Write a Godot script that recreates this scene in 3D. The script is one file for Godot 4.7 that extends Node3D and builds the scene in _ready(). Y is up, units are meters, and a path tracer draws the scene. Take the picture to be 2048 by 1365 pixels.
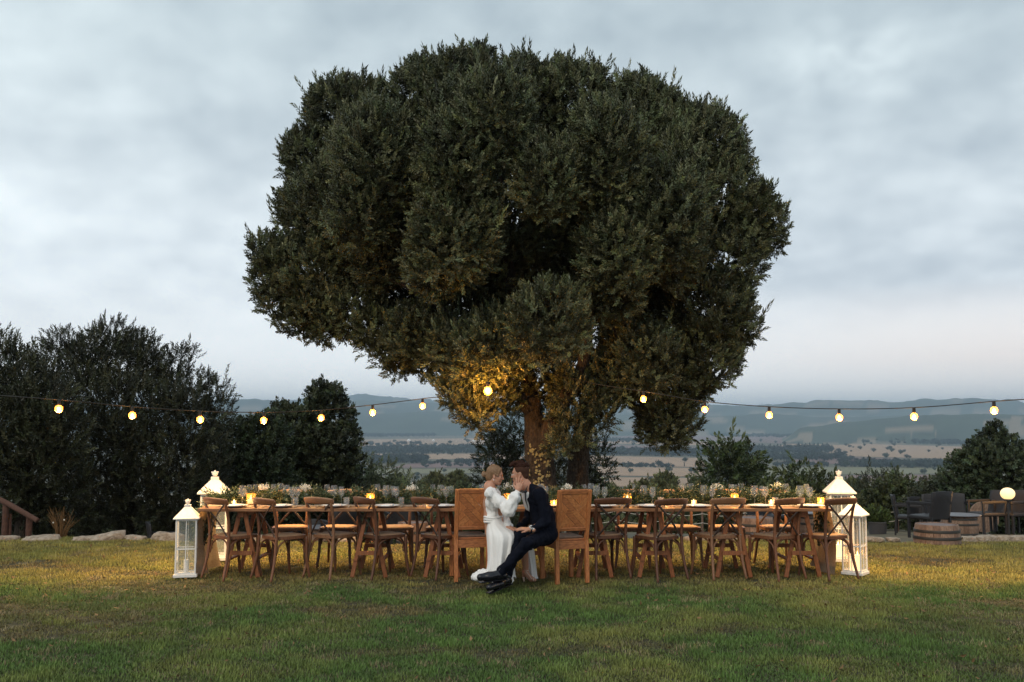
extends Node3D
# A long wedding table under a holm oak at dusk. Metres, y up, the camera looks along -z.

const F := 1991.0          # a 35 mm lens, in pixels of a 2048 wide frame
const EYE := 1.7           # height of the camera over the lawn
const TILT := 0.0814       # the camera looks up a little

var rng := RandomNumberGenerator.new()
var noise := FastNoiseLite.new()
var M := {}
var used := {}

# ---------------------------------------------------------------- points
func ray(px: float, py: float) -> Vector3:
	var cy := 682.5 - py
	return Vector3((px - 1024.0), cy * cos(TILT) + F * sin(TILT), -(F * cos(TILT) - cy * sin(TILT)))

func at(px: float, py: float, depth: float) -> Vector3:      # the point that a sight line reaches at that depth
	var r := ray(px, py)
	return Vector3(0, EYE, 0) + r * (depth / -r.z)

func on(px: float, py: float, height := 0.0) -> Vector3:     # ... at that height
	var r := ray(px, py)
	return Vector3(0, EYE, 0) + r * ((height - EYE) / r.y)

func land(x: float, z: float) -> float:                      # height of the ground
	var d := -z
	var e := 14.5 + 0.35 * sin(x * 0.7) + 0.2 * sin(x * 1.9 + 1.0)
	if d < e:
		return 0.0
	if d < 40.0:
		return -0.10 * (d - e) - (0.38 * smoothstep(-0.8, -3.0, x) + 0.28 * smoothstep(-3.2, -4.4, x)) * smoothstep(0.1, 1.4, d - e)
	var y := -0.10 * (40.0 - e) - 0.38 * smoothstep(-0.8, -3.0, x) - 0.28 * smoothstep(-3.2, -4.4, x)
	if d < 700.0:
		return lerpf(y, -90.0, (d - 40.0) / 660.0)
	return -90.0

# ---------------------------------------------------------------- mesh builder
class Mb:
	var v := PackedVector3Array()
	var ix := PackedInt32Array()
	var col := PackedColorArray()

	func tri(a: int, b: int, c: int) -> void:                # counter-clockwise seen from outside
		ix.append(a); ix.append(c); ix.append(b)

	func quad(a: int, b: int, c: int, d: int) -> void:
		tri(a, b, c); tri(a, c, d)

	func face(p: Array) -> void:                             # a flat face with corners of its own
		var k := v.size()
		for q in p:
			v.append(q)
		for i in range(1, p.size() - 1):
			tri(k, k + i, k + i + 1)

	func box(c: Vector3, s: Vector3, b := Basis(), e := 0.0) -> Mb:
		var h := s * 0.5
		if e <= 0.0:
			for a in 3:
				for g in [-1.0, 1.0]:
					var n := Vector3(); n[a] = g
					var u := Vector3(); u[(a + 1) % 3] = 1.0
					var w := Vector3(); w[(a + 2) % 3] = g
					var o := n * h
					u *= h; w *= h
					face([c + b * (o - u - w), c + b * (o + u - w), c + b * (o + u + w), c + b * (o - u + w)])
			return self
		var P := func(x: float, y: float, z: float, a: int) -> Vector3:
			var q := Vector3(x * h.x, y * h.y, z * h.z)
			for i in 3:
				if i != a:
					q[i] -= signf(q[i]) * e
			return c + b * q
		for a in 3:
			var a1 := (a + 1) % 3
			var a2 := (a + 2) % 3
			for g in [-1.0, 1.0]:
				var pts := []
				for w in [[-1.0, -g], [1.0, -g], [1.0, g], [-1.0, g]]:
					var q := Vector3(); q[a] = g; q[a1] = w[0]; q[a2] = w[1]
					pts.append(P.call(q.x, q.y, q.z, a))
				face(pts)
				for g2 in [-1.0, 1.0]:                       # the edge between faces a and a1
					var q0 := Vector3(); q0[a] = g; q0[a1] = g2; q0[a2] = -1.0
					var q1 := q0; q1[a2] = 1.0
					var f := [P.call(q0.x, q0.y, q0.z, a), P.call(q0.x, q0.y, q0.z, a1), P.call(q1.x, q1.y, q1.z, a1), P.call(q1.x, q1.y, q1.z, a)]
					if g * g2 < 0.0:
						f.reverse()
					face(f)
		for x in [-1.0, 1.0]:
			for y in [-1.0, 1.0]:
				for z in [-1.0, 1.0]:
					var f := [P.call(x, y, z, 0), P.call(x, y, z, 1), P.call(x, y, z, 2)]
					if x * y * z < 0.0:
						f.reverse()
					face(f)
		return self

	func bar(a: Vector3, b: Vector3, w: float, t: float, up := Vector3.UP, e := 0.0) -> Mb:   # a beam of that width and thickness
		var y := (b - a).normalized()
		var x := up.cross(y)
		if x.length() < 0.01:
			x = Vector3.RIGHT.cross(y)
		x = x.normalized()
		return box((a + b) * 0.5, Vector3(w, a.distance_to(b), t), Basis(x, y, x.cross(y)), e)

	func tube(p: PackedVector3Array, r: PackedFloat32Array, n := 8, squash := 1.0, up := Vector3.ZERO) -> Mb:
		var k := v.size()
		var m := p.size()
		var t := (p[1] - p[0]).normalized()
		var x := (up if up != Vector3.ZERO else (Vector3.UP if absf(t.y) < 0.9 else Vector3.RIGHT)).cross(t).normalized()
		for i in m:
			t = (p[mini(i + 1, m - 1)] - p[maxi(i - 1, 0)]).normalized()
			if up != Vector3.ZERO and up.cross(t).length() > 0.05:
				x = up.cross(t).normalized()
			else:
				x = (x - t * x.dot(t)).normalized()
			var y := t.cross(x)
			var ri := r[mini(i, r.size() - 1)]
			for j in n:
				var a := TAU * j / n
				v.append(p[i] + (x * cos(a) + y * sin(a) * squash) * ri)
		for i in m - 1:
			for j in n:
				var j2 := (j + 1) % n
				quad(k + i * n + j, k + i * n + j2, k + (i + 1) * n + j2, k + (i + 1) * n + j)
		var c0 := v.size()
		v.append(p[0]); v.append(p[m - 1])
		for j in n:
			var j2 := (j + 1) % n
			tri(c0, k + j2, k + j)
			tri(c0 + 1, k + (m - 1) * n + j, k + (m - 1) * n + j2)
		return self

	func rod(a: Vector3, b: Vector3, r: float, r2 := -1.0, n := 8) -> Mb:
		return tube(PackedVector3Array([a, b]), PackedFloat32Array([r, r if r2 < 0.0 else r2]), n)

	func lathe(prof: Array, n := 16, o := Vector3.ZERO) -> Mb:   # [radius, height] from below
		var k := v.size()
		for q in prof:
			for j in n:
				var a := TAU * j / n
				v.append(o + Vector3(cos(a) * q[0], q[1], -sin(a) * q[0]))
		for i in prof.size() - 1:
			for j in n:
				var j2 := (j + 1) % n
				quad(k + i * n + j, k + i * n + j2, k + (i + 1) * n + j2, k + (i + 1) * n + j)
		return self

	func ball(c: Vector3, r: Vector3, n := 12, m := 8) -> Mb:
		var prof := []
		for i in m + 1:
			var a := PI * i / m - PI / 2.0
			prof.append([maxf(cos(a), 0.001), sin(a)])
		var k := v.size()
		lathe(prof, n)
		for i in range(k, v.size()):
			v[i] = c + v[i] * r
		return self

	func prism(poly: PackedVector2Array, t0: float, t1: float, b := Basis(), o := Vector3.ZERO) -> Mb:   # outline in x, y; raised along z
		var n := poly.size()
		if Geometry2D.is_polygon_clockwise(poly) == false:
			pass
		var area := 0.0
		for i in n:
			area += poly[i].cross(poly[(i + 1) % n])
		var q := PackedVector2Array(poly)
		if area < 0.0:
			q.reverse()
		var lo := []
		var hi := []
		for p in q:
			hi.append(o + b * Vector3(p.x, p.y, t1))
			lo.append(o + b * Vector3(p.x, p.y, t0))
		face(hi)
		var back := lo.duplicate(); back.reverse()
		face(back)
		for i in n:
			var j := (i + 1) % n
			face([lo[i], lo[j], hi[j], hi[i]])
		return self

	func leaf(p: Vector3, d: Vector3, side: Vector3, l: float, w: float, fold := 0.25) -> void:
		var k := v.size()
		var up := d.cross(side).normalized()
		v.append(p)
		v.append(p + d * l * 0.45 + side * w * 0.5 + up * w * fold)
		v.append(p + d * l)
		v.append(p + d * l * 0.45 - side * w * 0.5 + up * w * fold)
		v.append(p + d * l * 0.5)
		tri(k, k + 4, k + 1); tri(k + 1, k + 4, k + 2); tri(k, k + 3, k + 4); tri(k + 4, k + 3, k + 2)

	func add(o: Mb, x := Transform3D()) -> Mb:
		var k := v.size()
		for p in o.v:
			v.append(x * p)
		for i in o.ix:
			ix.append(k + i)
		return self

	func commit() -> ArrayMesh:
		var nn := PackedVector3Array()
		nn.resize(v.size())
		for k in range(0, ix.size(), 3):
			var a := ix[k]
			var b := ix[k + 1]
			var c := ix[k + 2]
			var w := (v[c] - v[a]).cross(v[b] - v[a])
			nn[a] += w; nn[b] += w; nn[c] += w
		for k in nn.size():
			nn[k] = nn[k].normalized() if nn[k].length_squared() > 1e-24 else Vector3.UP
		var arr := []
		arr.resize(Mesh.ARRAY_MAX)
		arr[Mesh.ARRAY_VERTEX] = v
		arr[Mesh.ARRAY_NORMAL] = nn
		arr[Mesh.ARRAY_INDEX] = ix
		if col.size() == v.size():
			arr[Mesh.ARRAY_COLOR] = col
		var me := ArrayMesh.new()
		me.add_surface_from_arrays(Mesh.PRIMITIVE_TRIANGLES, arr)
		return me

# ---------------------------------------------------------------- a distance field, meshed with surface nets
class Field:
	var o: Vector3
	var c: float
	var nx: int
	var ny: int
	var nz: int
	var f := PackedFloat32Array()

	func _init(lo: Vector3, hi: Vector3, cell: float) -> void:
		o = lo
		c = cell
		nx = int((hi.x - lo.x) / c) + 2
		ny = int((hi.y - lo.y) / c) + 2
		nz = int((hi.z - lo.z) / c) + 2
		f.resize(nx * ny * nz)
		f.fill(1.0)

	func span(lo: Vector3, hi: Vector3) -> Array:
		return [clampi(int((lo.x - o.x) / c), 0, nx), clampi(int((hi.x - o.x) / c) + 2, 0, nx), clampi(int((lo.y - o.y) / c), 0, ny), clampi(int((hi.y - o.y) / c) + 2, 0, ny), clampi(int((lo.z - o.z) / c), 0, nz), clampi(int((hi.z - o.z) / c) + 2, 0, nz)]

	func cap(a: Vector3, b: Vector3, ra: float, rb: float, k := 0.03) -> void:
		var m := maxf(ra, rb) + k + 3.0 * c
		var s := span(a.min(b) - Vector3.ONE * m, a.max(b) + Vector3.ONE * m)
		var ab := b - a
		var l2 := maxf(ab.length_squared(), 1e-9)
		for z in range(s[4], s[5]):
			for y in range(s[2], s[3]):
				var row := (z * ny + y) * nx
				for x in range(s[0], s[1]):
					var p := o + Vector3(x, y, z) * c - a
					var t := clampf(p.dot(ab) / l2, 0.0, 1.0)
					var d := (p - ab * t).length() - ra - (rb - ra) * t
					var w := f[row + x]
					var h := maxf(k - absf(d - w), 0.0)
					f[row + x] = minf(d, w) - h * h * 0.25 / k

	func ell(q: Vector3, r: Vector3, b := Basis(), k := 0.02, cut := false) -> void:
		var m := maxf(r.x, maxf(r.y, r.z)) + k + 3.0 * c
		var s := span(q - Vector3.ONE * m, q + Vector3.ONE * m)
		var inv := b.inverse()
		for z in range(s[4], s[5]):
			for y in range(s[2], s[3]):
				var row := (z * ny + y) * nx
				for x in range(s[0], s[1]):
					var p := inv * (o + Vector3(x, y, z) * c - q)
					var u := p / r
					var k0 := u.length()
					var k1 := (u / r).length()
					var d := k0 * (k0 - 1.0) / maxf(k1, 1e-6) if k0 > 1e-4 else -minf(r.x, minf(r.y, r.z))
					var w := f[row + x]
					if cut:
						d = -d
						var h := maxf(k - absf(d - w), 0.0)
						f[row + x] = maxf(d, w) + h * h * 0.25 / k
					else:
						var h := maxf(k - absf(d - w), 0.0)
						f[row + x] = minf(d, w) - h * h * 0.25 / k

	func plane(q: Vector3, n: Vector3, k := 0.005) -> void:      # cuts away what lies on the side of n
		for z in nz:
			for y in ny:
				var row := (z * ny + y) * nx
				for x in nx:
					var w := f[row + x]
					if w > 0.1:
						continue
					var d := (o + Vector3(x, y, z) * c - q).dot(n)
					var h := maxf(k - absf(d - w), 0.0)
					f[row + x] = maxf(d, w) + h * h * 0.25 / k

	func ripple(amp: float, g: FastNoiseLite, stretch: Vector3) -> void:   # small creases
		for z in nz:
			for y in ny:
				var row := (z * ny + y) * nx
				for x in nx:
					var w := f[row + x]
					if absf(w) < 0.06:
						f[row + x] = w + amp * g.get_noise_3dv((o + Vector3(x, y, z) * c) * stretch)

	func mesh(mb: Mb, xf := Transform3D()) -> void:
		var id := PackedInt32Array()
		id.resize(nx * ny * nz)
		id.fill(-1)
		var sy := nx
		var sz := nx * ny
		for z in nz - 1:
			for y in ny - 1:
				var row := (z * ny + y) * nx
				for x in nx - 1:
					var k := row + x
					var f0 := f[k]
					if f0 > 2.5 * c or f0 < -2.5 * c:
						continue
					var g := [f0, f[k + 1], f[k + sy], f[k + sy + 1], f[k + sz], f[k + sz + 1], f[k + sz + sy], f[k + sz + sy + 1]]
					var n := 0
					for q in g:
						if q < 0.0:
							n += 1
					if n == 0 or n == 8:
						continue
					var sum := Vector3()
					var cnt := 0
					for i in 8:
						for a in 3:
							if i & (1 << a):
								continue
							var j := i | (1 << a)
							if (g[i] < 0.0) != (g[j] < 0.0):
								var t: float = g[i] / (g[i] - g[j])
								var p := Vector3(i & 1, (i >> 1) & 1, (i >> 2) & 1)
								p[a] += t
								sum += p
								cnt += 1
					id[k] = mb.v.size()
					mb.v.append(xf * (o + (Vector3(x, y, z) + sum / cnt) * c))
		for z in range(1, nz - 1):
			for y in range(1, ny - 1):
				var row := (z * ny + y) * nx
				for x in range(1, nx - 1):
					var k := row + x
					var inside := f[k] < 0.0
					for a in 3:
						var s1: int = [1, sy, sz][a]
						if (f[k + s1] < 0.0) == inside:
							continue
						var u: int = [sy, sz, 1][a]
						var w: int = [sz, 1, sy][a]
						var q0 := id[k - u - w]
						var q1 := id[k - w]
						var q2 := id[k]
						var q3 := id[k - u]
						if q0 < 0 or q1 < 0 or q2 < 0 or q3 < 0:
							continue
						if inside:
							mb.quad(q0, q1, q2, q3)
						else:
							mb.quad(q3, q2, q1, q0)

# ---------------------------------------------------------------- nodes
func numbered(called: String) -> String:
	used[called] = used.get(called, 0) + 1
	return called if used[called] == 1 else "%s_%03d" % [called, used[called] - 1]

func thing(called: String, label: String, category: String, group := "", pos := Vector3.ZERO, turn := 0.0) -> Node3D:
	var o := Node3D.new()
	o.name = numbered(called)
	add_child(o, true)
	o.position = pos
	o.rotation.y = turn
	tag(o, label, category, group)
	return o

func tag(o: Node, label: String, category: String, group := "") -> void:
	o.set_meta("label", label)
	o.set_meta("category", category)
	if group:
		o.set_meta("group", group)

func dup(src: Node3D, label: String, pos: Vector3, turn := 0.0, group := "") -> Node3D:
	var o: Node3D = src.duplicate()
	var called: String = src.get_meta("kind_name", "thing")
	o.name = numbered(called)
	add_child(o, true)
	o.position = pos
	o.rotation.y = turn
	o.set_meta("label", label)
	if group:
		o.set_meta("group", group)
	return o

func obj(called: String, shape, mat: Material, parent: Node = self) -> MeshInstance3D:
	var o := MeshInstance3D.new()
	o.name = numbered(called) if parent == self else called
	o.mesh = shape.commit() if shape is Mb else shape
	o.material_override = mat
	parent.add_child(o, true)
	return o

func struct(called: String, shape, mat: Material, label := "", category := "", parent: Node = self) -> MeshInstance3D:
	var o := obj(called, shape, mat, parent)
	o.set_meta("kind", "structure")
	if label:
		tag(o, label, category)
	return o

func many(called: String, me: Mesh, mat: Material, xs: Array, cols: Array, parent: Node) -> MultiMeshInstance3D:
	var mm := MultiMesh.new()
	mm.transform_format = MultiMesh.TRANSFORM_3D
	mm.use_colors = cols.size() > 0
	mm.mesh = me
	mm.instance_count = xs.size()
	for i in xs.size():
		mm.set_instance_transform(i, xs[i])
		if cols.size():
			mm.set_instance_color(i, cols[i])
	var o := MultiMeshInstance3D.new()
	o.name = numbered(called) if parent == self else called
	o.multimesh = mm
	o.material_override = mat
	o.set_meta("kind", "stuff")
	parent.add_child(o, true)
	return o

# ---------------------------------------------------------------- materials (colours are linear, real-world values)
func mat(r: float, g: float, b: float, rough := 0.8, spec := 0.5) -> StandardMaterial3D:
	var m := StandardMaterial3D.new()
	m.albedo_color = Color(r, g, b).linear_to_srgb()
	m.roughness = rough
	m.metallic_specular = spec
	return m

func ramp(stops: Array) -> Gradient:
	var g := Gradient.new()
	var off := PackedFloat32Array()
	var cl := PackedColorArray()
	for s in stops:
		off.append(s[0])
		cl.append(Color(s[1], s[2], s[3]).linear_to_srgb())
	g.offsets = off
	g.colors = cl
	return g

func noise_tex(stops: Array, freq: float, oct := 4, kind := FastNoiseLite.TYPE_SIMPLEX_SMOOTH, size := 256, seed_ := 1) -> NoiseTexture2D:
	var t := NoiseTexture2D.new()
	t.width = size
	t.height = size
	t.seamless = true
	var n := FastNoiseLite.new()
	n.seed = seed_
	n.noise_type = kind
	n.frequency = freq
	n.fractal_octaves = oct
	t.noise = n
	if stops.size():
		t.color_ramp = ramp(stops)
	return t

func textured(m: StandardMaterial3D, t: Texture2D, scale: Vector3, world := false) -> StandardMaterial3D:
	m.albedo_texture = t
	m.albedo_color = Color.WHITE
	m.uv1_triplanar = true
	m.uv1_world_triplanar = world
	m.uv1_scale = scale
	return m

func relief(m: StandardMaterial3D, t: Texture2D, cm: float) -> StandardMaterial3D:
	m.heightmap_enabled = true
	m.heightmap_texture = t
	m.heightmap_scale = cm
	return m

func glowing(r: float, g: float, b: float, e: float) -> StandardMaterial3D:
	var m := mat(0.8, 0.7, 0.5, 0.4)
	m.emission_enabled = true
	m.emission = Color(r, g, b).linear_to_srgb()
	m.emission_energy_multiplier = e
	return m

func lamp(parent: Node3D, pos: Vector3, energy: float, c: Color, size: float, reach := 12.0) -> void:
	var l := OmniLight3D.new()
	l.name = "light"
	parent.add_child(l, true)
	l.position = pos
	l.light_energy = energy
	l.light_color = c
	l.light_size = size
	l.omni_range = reach
	l.omni_attenuation = 2.0
	l.shadow_enabled = true

func materials() -> void:
	var grain := noise_tex([], 0.02, 4, FastNoiseLite.TYPE_SIMPLEX_SMOOTH, 256, 3)
	var wood := func(a: Array, b: Array, rough: float, s: Vector3, sd: int) -> StandardMaterial3D:
		var t := noise_tex([[0.0, a[0], a[1], a[2]], [0.5, (a[0] + b[0]) * 0.5, (a[1] + b[1]) * 0.5, (a[2] + b[2]) * 0.5], [1.0, b[0], b[1], b[2]]], 0.022, 5, FastNoiseLite.TYPE_SIMPLEX_SMOOTH, 256, sd)
		return relief(textured(mat(1, 1, 1, rough), t, s), grain, 0.05)
	M.chair = wood.call([0.10, 0.038, 0.017], [0.27, 0.108, 0.048], 0.42, Vector3(14, 3, 14), 11)
	M.chair_b = wood.call([0.065, 0.026, 0.013], [0.165, 0.066, 0.032], 0.45, Vector3(14, 3, 14), 12)
	M.chair_c = wood.call([0.13, 0.058, 0.028], [0.33, 0.16, 0.08], 0.45, Vector3(14, 3, 14), 14)
	M.band = wood.call([0.022, 0.012, 0.009], [0.06, 0.03, 0.02], 0.4, Vector3(9, 9, 9), 13)
	M.oak = wood.call([0.27, 0.088, 0.027], [0.62, 0.235, 0.078], 0.5, Vector3(9, 2.2, 9), 15)
	M.oak_b = wood.call([0.20, 0.068, 0.022], [0.52, 0.195, 0.068], 0.5, Vector3(2.2, 9, 9), 16)
	M.oak_c = wood.call([0.28, 0.098, 0.030], [0.64, 0.26, 0.09], 0.5, Vector3(4, 5, 9), 17)
	M.table = wood.call([0.16, 0.065, 0.025], [0.36, 0.17, 0.075], 0.55, Vector3(1.2, 8, 8), 18)
	M.trestle = wood.call([0.17, 0.055, 0.018], [0.36, 0.125, 0.043], 0.55, Vector3(8, 2, 8), 19)
	M.barrel = wood.call([0.13, 0.075, 0.05], [0.36, 0.24, 0.17], 0.75, Vector3(7, 2, 7), 20)
	M.barrel_b = wood.call([0.10, 0.055, 0.035], [0.27, 0.165, 0.115], 0.75, Vector3(7, 2, 7), 21)
	M.barrel_top = wood.call([0.12, 0.09, 0.085], [0.26, 0.20, 0.185], 0.7, Vector3(3, 8, 8), 22)
	M.rail = wood.call([0.05, 0.022, 0.014], [0.12, 0.055, 0.035], 0.85, Vector3(5, 2, 5), 23)
	M.hoop = mat(0.08, 0.075, 0.07, 0.45); M.hoop.metallic = 0.7
	M.cane = relief(textured(mat(1, 1, 1, 0.6), noise_tex([[0.0, 0.26, 0.15, 0.08], [1.0, 0.56, 0.37, 0.22]], 0.09, 3, FastNoiseLite.TYPE_SIMPLEX_SMOOTH, 256, 31), Vector3(7, 7, 7)), noise_tex([], 0.12, 2, FastNoiseLite.TYPE_CELLULAR, 256, 32), 0.1)
	M.cushion = textured(mat(1, 1, 1, 0.9), noise_tex([[0.0, 0.18, 0.12, 0.09], [1.0, 0.27, 0.19, 0.14]], 0.04, 3, FastNoiseLite.TYPE_SIMPLEX_SMOOTH, 128, 33), Vector3(4, 4, 4))
	M.white = relief(textured(mat(1, 1, 1, 0.45), noise_tex([[0.0, 0.66, 0.64, 0.60], [0.35, 0.77, 0.76, 0.74], [1.0, 0.83, 0.83, 0.82]], 0.03, 4, FastNoiseLite.TYPE_SIMPLEX_SMOOTH, 256, 34), Vector3(3, 3, 3)), grain, 0.03)
	M.porcelain = mat(0.82, 0.82, 0.82, 0.15)
	M.napkin = textured(mat(1, 1, 1, 0.9), noise_tex([[0.0, 0.70, 0.70, 0.70], [1.0, 0.84, 0.84, 0.83]], 0.05, 3, FastNoiseLite.TYPE_SIMPLEX_SMOOTH, 128, 35), Vector3(5, 5, 5))
	M.steel = mat(0.6, 0.58, 0.55, 0.25); M.steel.metallic = 1.0
	M.burlap = relief(textured(mat(1, 1, 1, 0.95), noise_tex([[0.0, 0.30, 0.23, 0.165], [1.0, 0.56, 0.46, 0.36]], 0.15, 2, FastNoiseLite.TYPE_VALUE, 256, 36), Vector3(4, 4, 4)), noise_tex([], 0.2, 2, FastNoiseLite.TYPE_VALUE, 256, 37), 0.15)
	M.burlap.backlight_enabled = true; M.burlap.backlight = Color(0.7, 0.62, 0.5)
	M.lace = textured(mat(1, 1, 1, 0.9), noise_tex([[0.0, 0.30, 0.24, 0.18], [0.5, 0.42, 0.35, 0.28], [1.0, 0.72, 0.66, 0.58]], 0.09, 2, FastNoiseLite.TYPE_CELLULAR, 256, 38), Vector3(6, 6, 6))
	M.glass = mat(1, 1, 1, 0.02)
	M.glass.transparency = BaseMaterial3D.TRANSPARENCY_ALPHA
	M.glass.albedo_color = Color(0.97, 0.98, 1.0, 0.06)
	M.glass.metallic_specular = 0.47
	M.pane = mat(1, 1, 1, 0.03)
	M.pane.transparency = BaseMaterial3D.TRANSPARENCY_ALPHA
	M.pane.albedo_color = Color(0.93, 0.96, 0.95, 0.06)
	M.amber = mat(1, 1, 1, 0.05)
	M.amber.transparency = BaseMaterial3D.TRANSPARENCY_ALPHA
	M.amber.albedo_color = Color(0.95, 0.78, 0.45, 0.22)
	M.wax = mat(0.82, 0.78, 0.68, 0.5)
	M.wax.emission_enabled = true
	M.wax.emission = Color(1.0, 0.62, 0.25).linear_to_srgb()
	M.wax.emission_energy_multiplier = 1.3
	M.wax_cold = mat(0.8, 0.79, 0.76, 0.5)
	M.flame = glowing(1.0, 0.64, 0.22, 8.0)
	M.bulb = glowing(1.0, 0.42, 0.09, 1.5)
	M.bulb.albedo_color = Color(0.9, 0.6, 0.3, 0.5)
	M.bulb.transparency = BaseMaterial3D.TRANSPARENCY_ALPHA
	M.filament = glowing(1.0, 0.72, 0.38, 12.0)
	M.globe = glowing(1.0, 0.66, 0.28, 1.3)
	M.black = mat(0.02, 0.02, 0.022, 0.6)
	M.wicker = relief(textured(mat(1, 1, 1, 0.55), noise_tex([[0.0, 0.008, 0.008, 0.010], [1.0, 0.032, 0.029, 0.034]], 0.1, 2, FastNoiseLite.TYPE_CELLULAR, 256, 40), Vector3(6, 6, 6)), noise_tex([], 0.1, 2, FastNoiseLite.TYPE_CELLULAR, 256, 41), 0.3)
	M.disc = textured(mat(1, 1, 1, 0.4), noise_tex([[0.0, 0.10, 0.10, 0.115], [1.0, 0.17, 0.17, 0.19]], 0.02, 4, FastNoiseLite.TYPE_SIMPLEX_SMOOTH, 128, 42), Vector3(2, 2, 2))
	M.stone = relief(textured(mat(1, 1, 1, 0.9), noise_tex([[0.0, 0.20, 0.145, 0.10], [0.5, 0.36, 0.285, 0.215], [1.0, 0.50, 0.43, 0.35]], 0.02, 5, FastNoiseLite.TYPE_SIMPLEX_SMOOTH, 256, 43), Vector3(2, 2, 2)), noise_tex([], 0.03, 5, FastNoiseLite.TYPE_SIMPLEX_SMOOTH, 256, 44), 2.0)
	M.bark = relief(textured(mat(1, 1, 1, 0.95), noise_tex([[0.0, 0.010, 0.008, 0.006], [0.5, 0.036, 0.028, 0.021], [1.0, 0.10, 0.08, 0.06]], 0.03, 5, FastNoiseLite.TYPE_SIMPLEX_SMOOTH, 256, 45), Vector3(3.5, 1.2, 3.5)), noise_tex([], 0.05, 5, FastNoiseLite.TYPE_SIMPLEX_SMOOTH, 256, 46), 3.0)
	M.lichen = mat(0.22, 0.20, 0.10, 0.95)
	M.twig = mat(0.16, 0.085, 0.03, 0.9)
	var foliage := func(rough: float, back: float) -> StandardMaterial3D:
		var m := mat(1, 1, 1, rough, 0.4)
		m.vertex_color_use_as_albedo = true
		m.backlight_enabled = true
		m.backlight = Color(1, 1, 1) * back
		return m
	M.leaf = foliage.call(0.42, 0.14)
	M.leaf_far = foliage.call(0.75, 0.15)
	M.grass = foliage.call(0.65, 0.35)
	M.tinted = foliage.call(0.8, 0.0); M.tinted.backlight_enabled = false
	M.blossom = mat(0.80, 0.79, 0.72, 0.9); M.blossom.backlight_enabled = true; M.blossom.backlight = Color(0.5, 0.5, 0.45)
	M.stem = mat(0.10, 0.16, 0.05, 0.8)
	M.soil = relief(textured(mat(1, 1, 1, 0.95), noise_tex([[0.0, 0.020, 0.018, 0.008], [0.5, 0.042, 0.042, 0.015], [1.0, 0.075, 0.062, 0.028]], 0.02, 5, FastNoiseLite.TYPE_SIMPLEX_SMOOTH, 512, 47), Vector3(0.5, 0.5, 0.5), true), noise_tex([], 0.06, 5, FastNoiseLite.TYPE_SIMPLEX_SMOOTH, 512, 48), 2.0)
	M.slope = textured(mat(1, 1, 1, 0.95), noise_tex([[0.0, 0.05, 0.05, 0.022], [0.5, 0.11, 0.09, 0.05], [1.0, 0.20, 0.155, 0.095]], 0.02, 5, FastNoiseLite.TYPE_SIMPLEX_SMOOTH, 512, 49), Vector3(0.15, 0.15, 0.15), true)
	M.plain = textured(mat(1, 1, 1, 0.95), noise_tex([[0.0, 0.055, 0.062, 0.030], [0.5, 0.11, 0.095, 0.055], [1.0, 0.18, 0.14, 0.09]], 0.02, 5, FastNoiseLite.TYPE_SIMPLEX_SMOOTH, 512, 50), Vector3(0.0016, 0.0016, 0.0016), true)
	M.skin = mat(0.50, 0.255, 0.165, 0.5); M.skin.subsurf_scatter_enabled = true; M.skin.subsurf_scatter_strength = 0.15
	M.skin_man = mat(0.46, 0.225, 0.14, 0.5); M.skin_man.subsurf_scatter_enabled = true; M.skin_man.subsurf_scatter_strength = 0.15
	M.dress = mat(0.80, 0.79, 0.775, 0.75)
	M.dress.rim_enabled = true; M.dress.rim = 0.3
	M.suit = textured(mat(1, 1, 1, 0.85), noise_tex([[0.0, 0.004, 0.005, 0.010], [1.0, 0.008, 0.010, 0.018]], 0.1, 2, FastNoiseLite.TYPE_VALUE, 128, 51), Vector3(5, 5, 5))
	M.suit.metallic_specular = 0.2
	M.satin = mat(0.012, 0.012, 0.018, 0.3)
	M.shirt = mat(0.80, 0.80, 0.80, 0.8)
	M.shoe = mat(0.008, 0.008, 0.012, 0.25)
	M.sandal = mat(0.62, 0.45, 0.36, 0.35)
	M.hair_dark = relief(textured(mat(1, 1, 1, 0.75, 0.25), noise_tex([[0.0, 0.010, 0.004, 0.003], [1.0, 0.062, 0.023, 0.013]], 0.05, 3, FastNoiseLite.TYPE_SIMPLEX_SMOOTH, 128, 52), Vector3(6, 30, 30)), grain, 0.3)
	M.hair_short = mat(0.055, 0.027, 0.018, 0.8, 0.25)
	M.hair_fair = relief(textured(mat(1, 1, 1, 0.5), noise_tex([[0.0, 0.12, 0.06, 0.028], [1.0, 0.34, 0.20, 0.10]], 0.05, 3, FastNoiseLite.TYPE_SIMPLEX_SMOOTH, 128, 53), Vector3(8, 30, 30)), grain, 0.3)
	M.lip = mat(0.42, 0.13, 0.10, 0.4)
	M.brow = mat(0.05, 0.028, 0.018, 0.8)
	M.eye = mat(0.6, 0.58, 0.55, 0.2)
	M.wall = mat(0.62, 0.55, 0.46, 0.9)
	M.tiles = mat(0.30, 0.13, 0.08, 0.9)
	M.cable = mat(0.015, 0.014, 0.013, 0.7)
	M.petrol = mat(0.045, 0.06, 0.085, 0.8)

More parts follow.
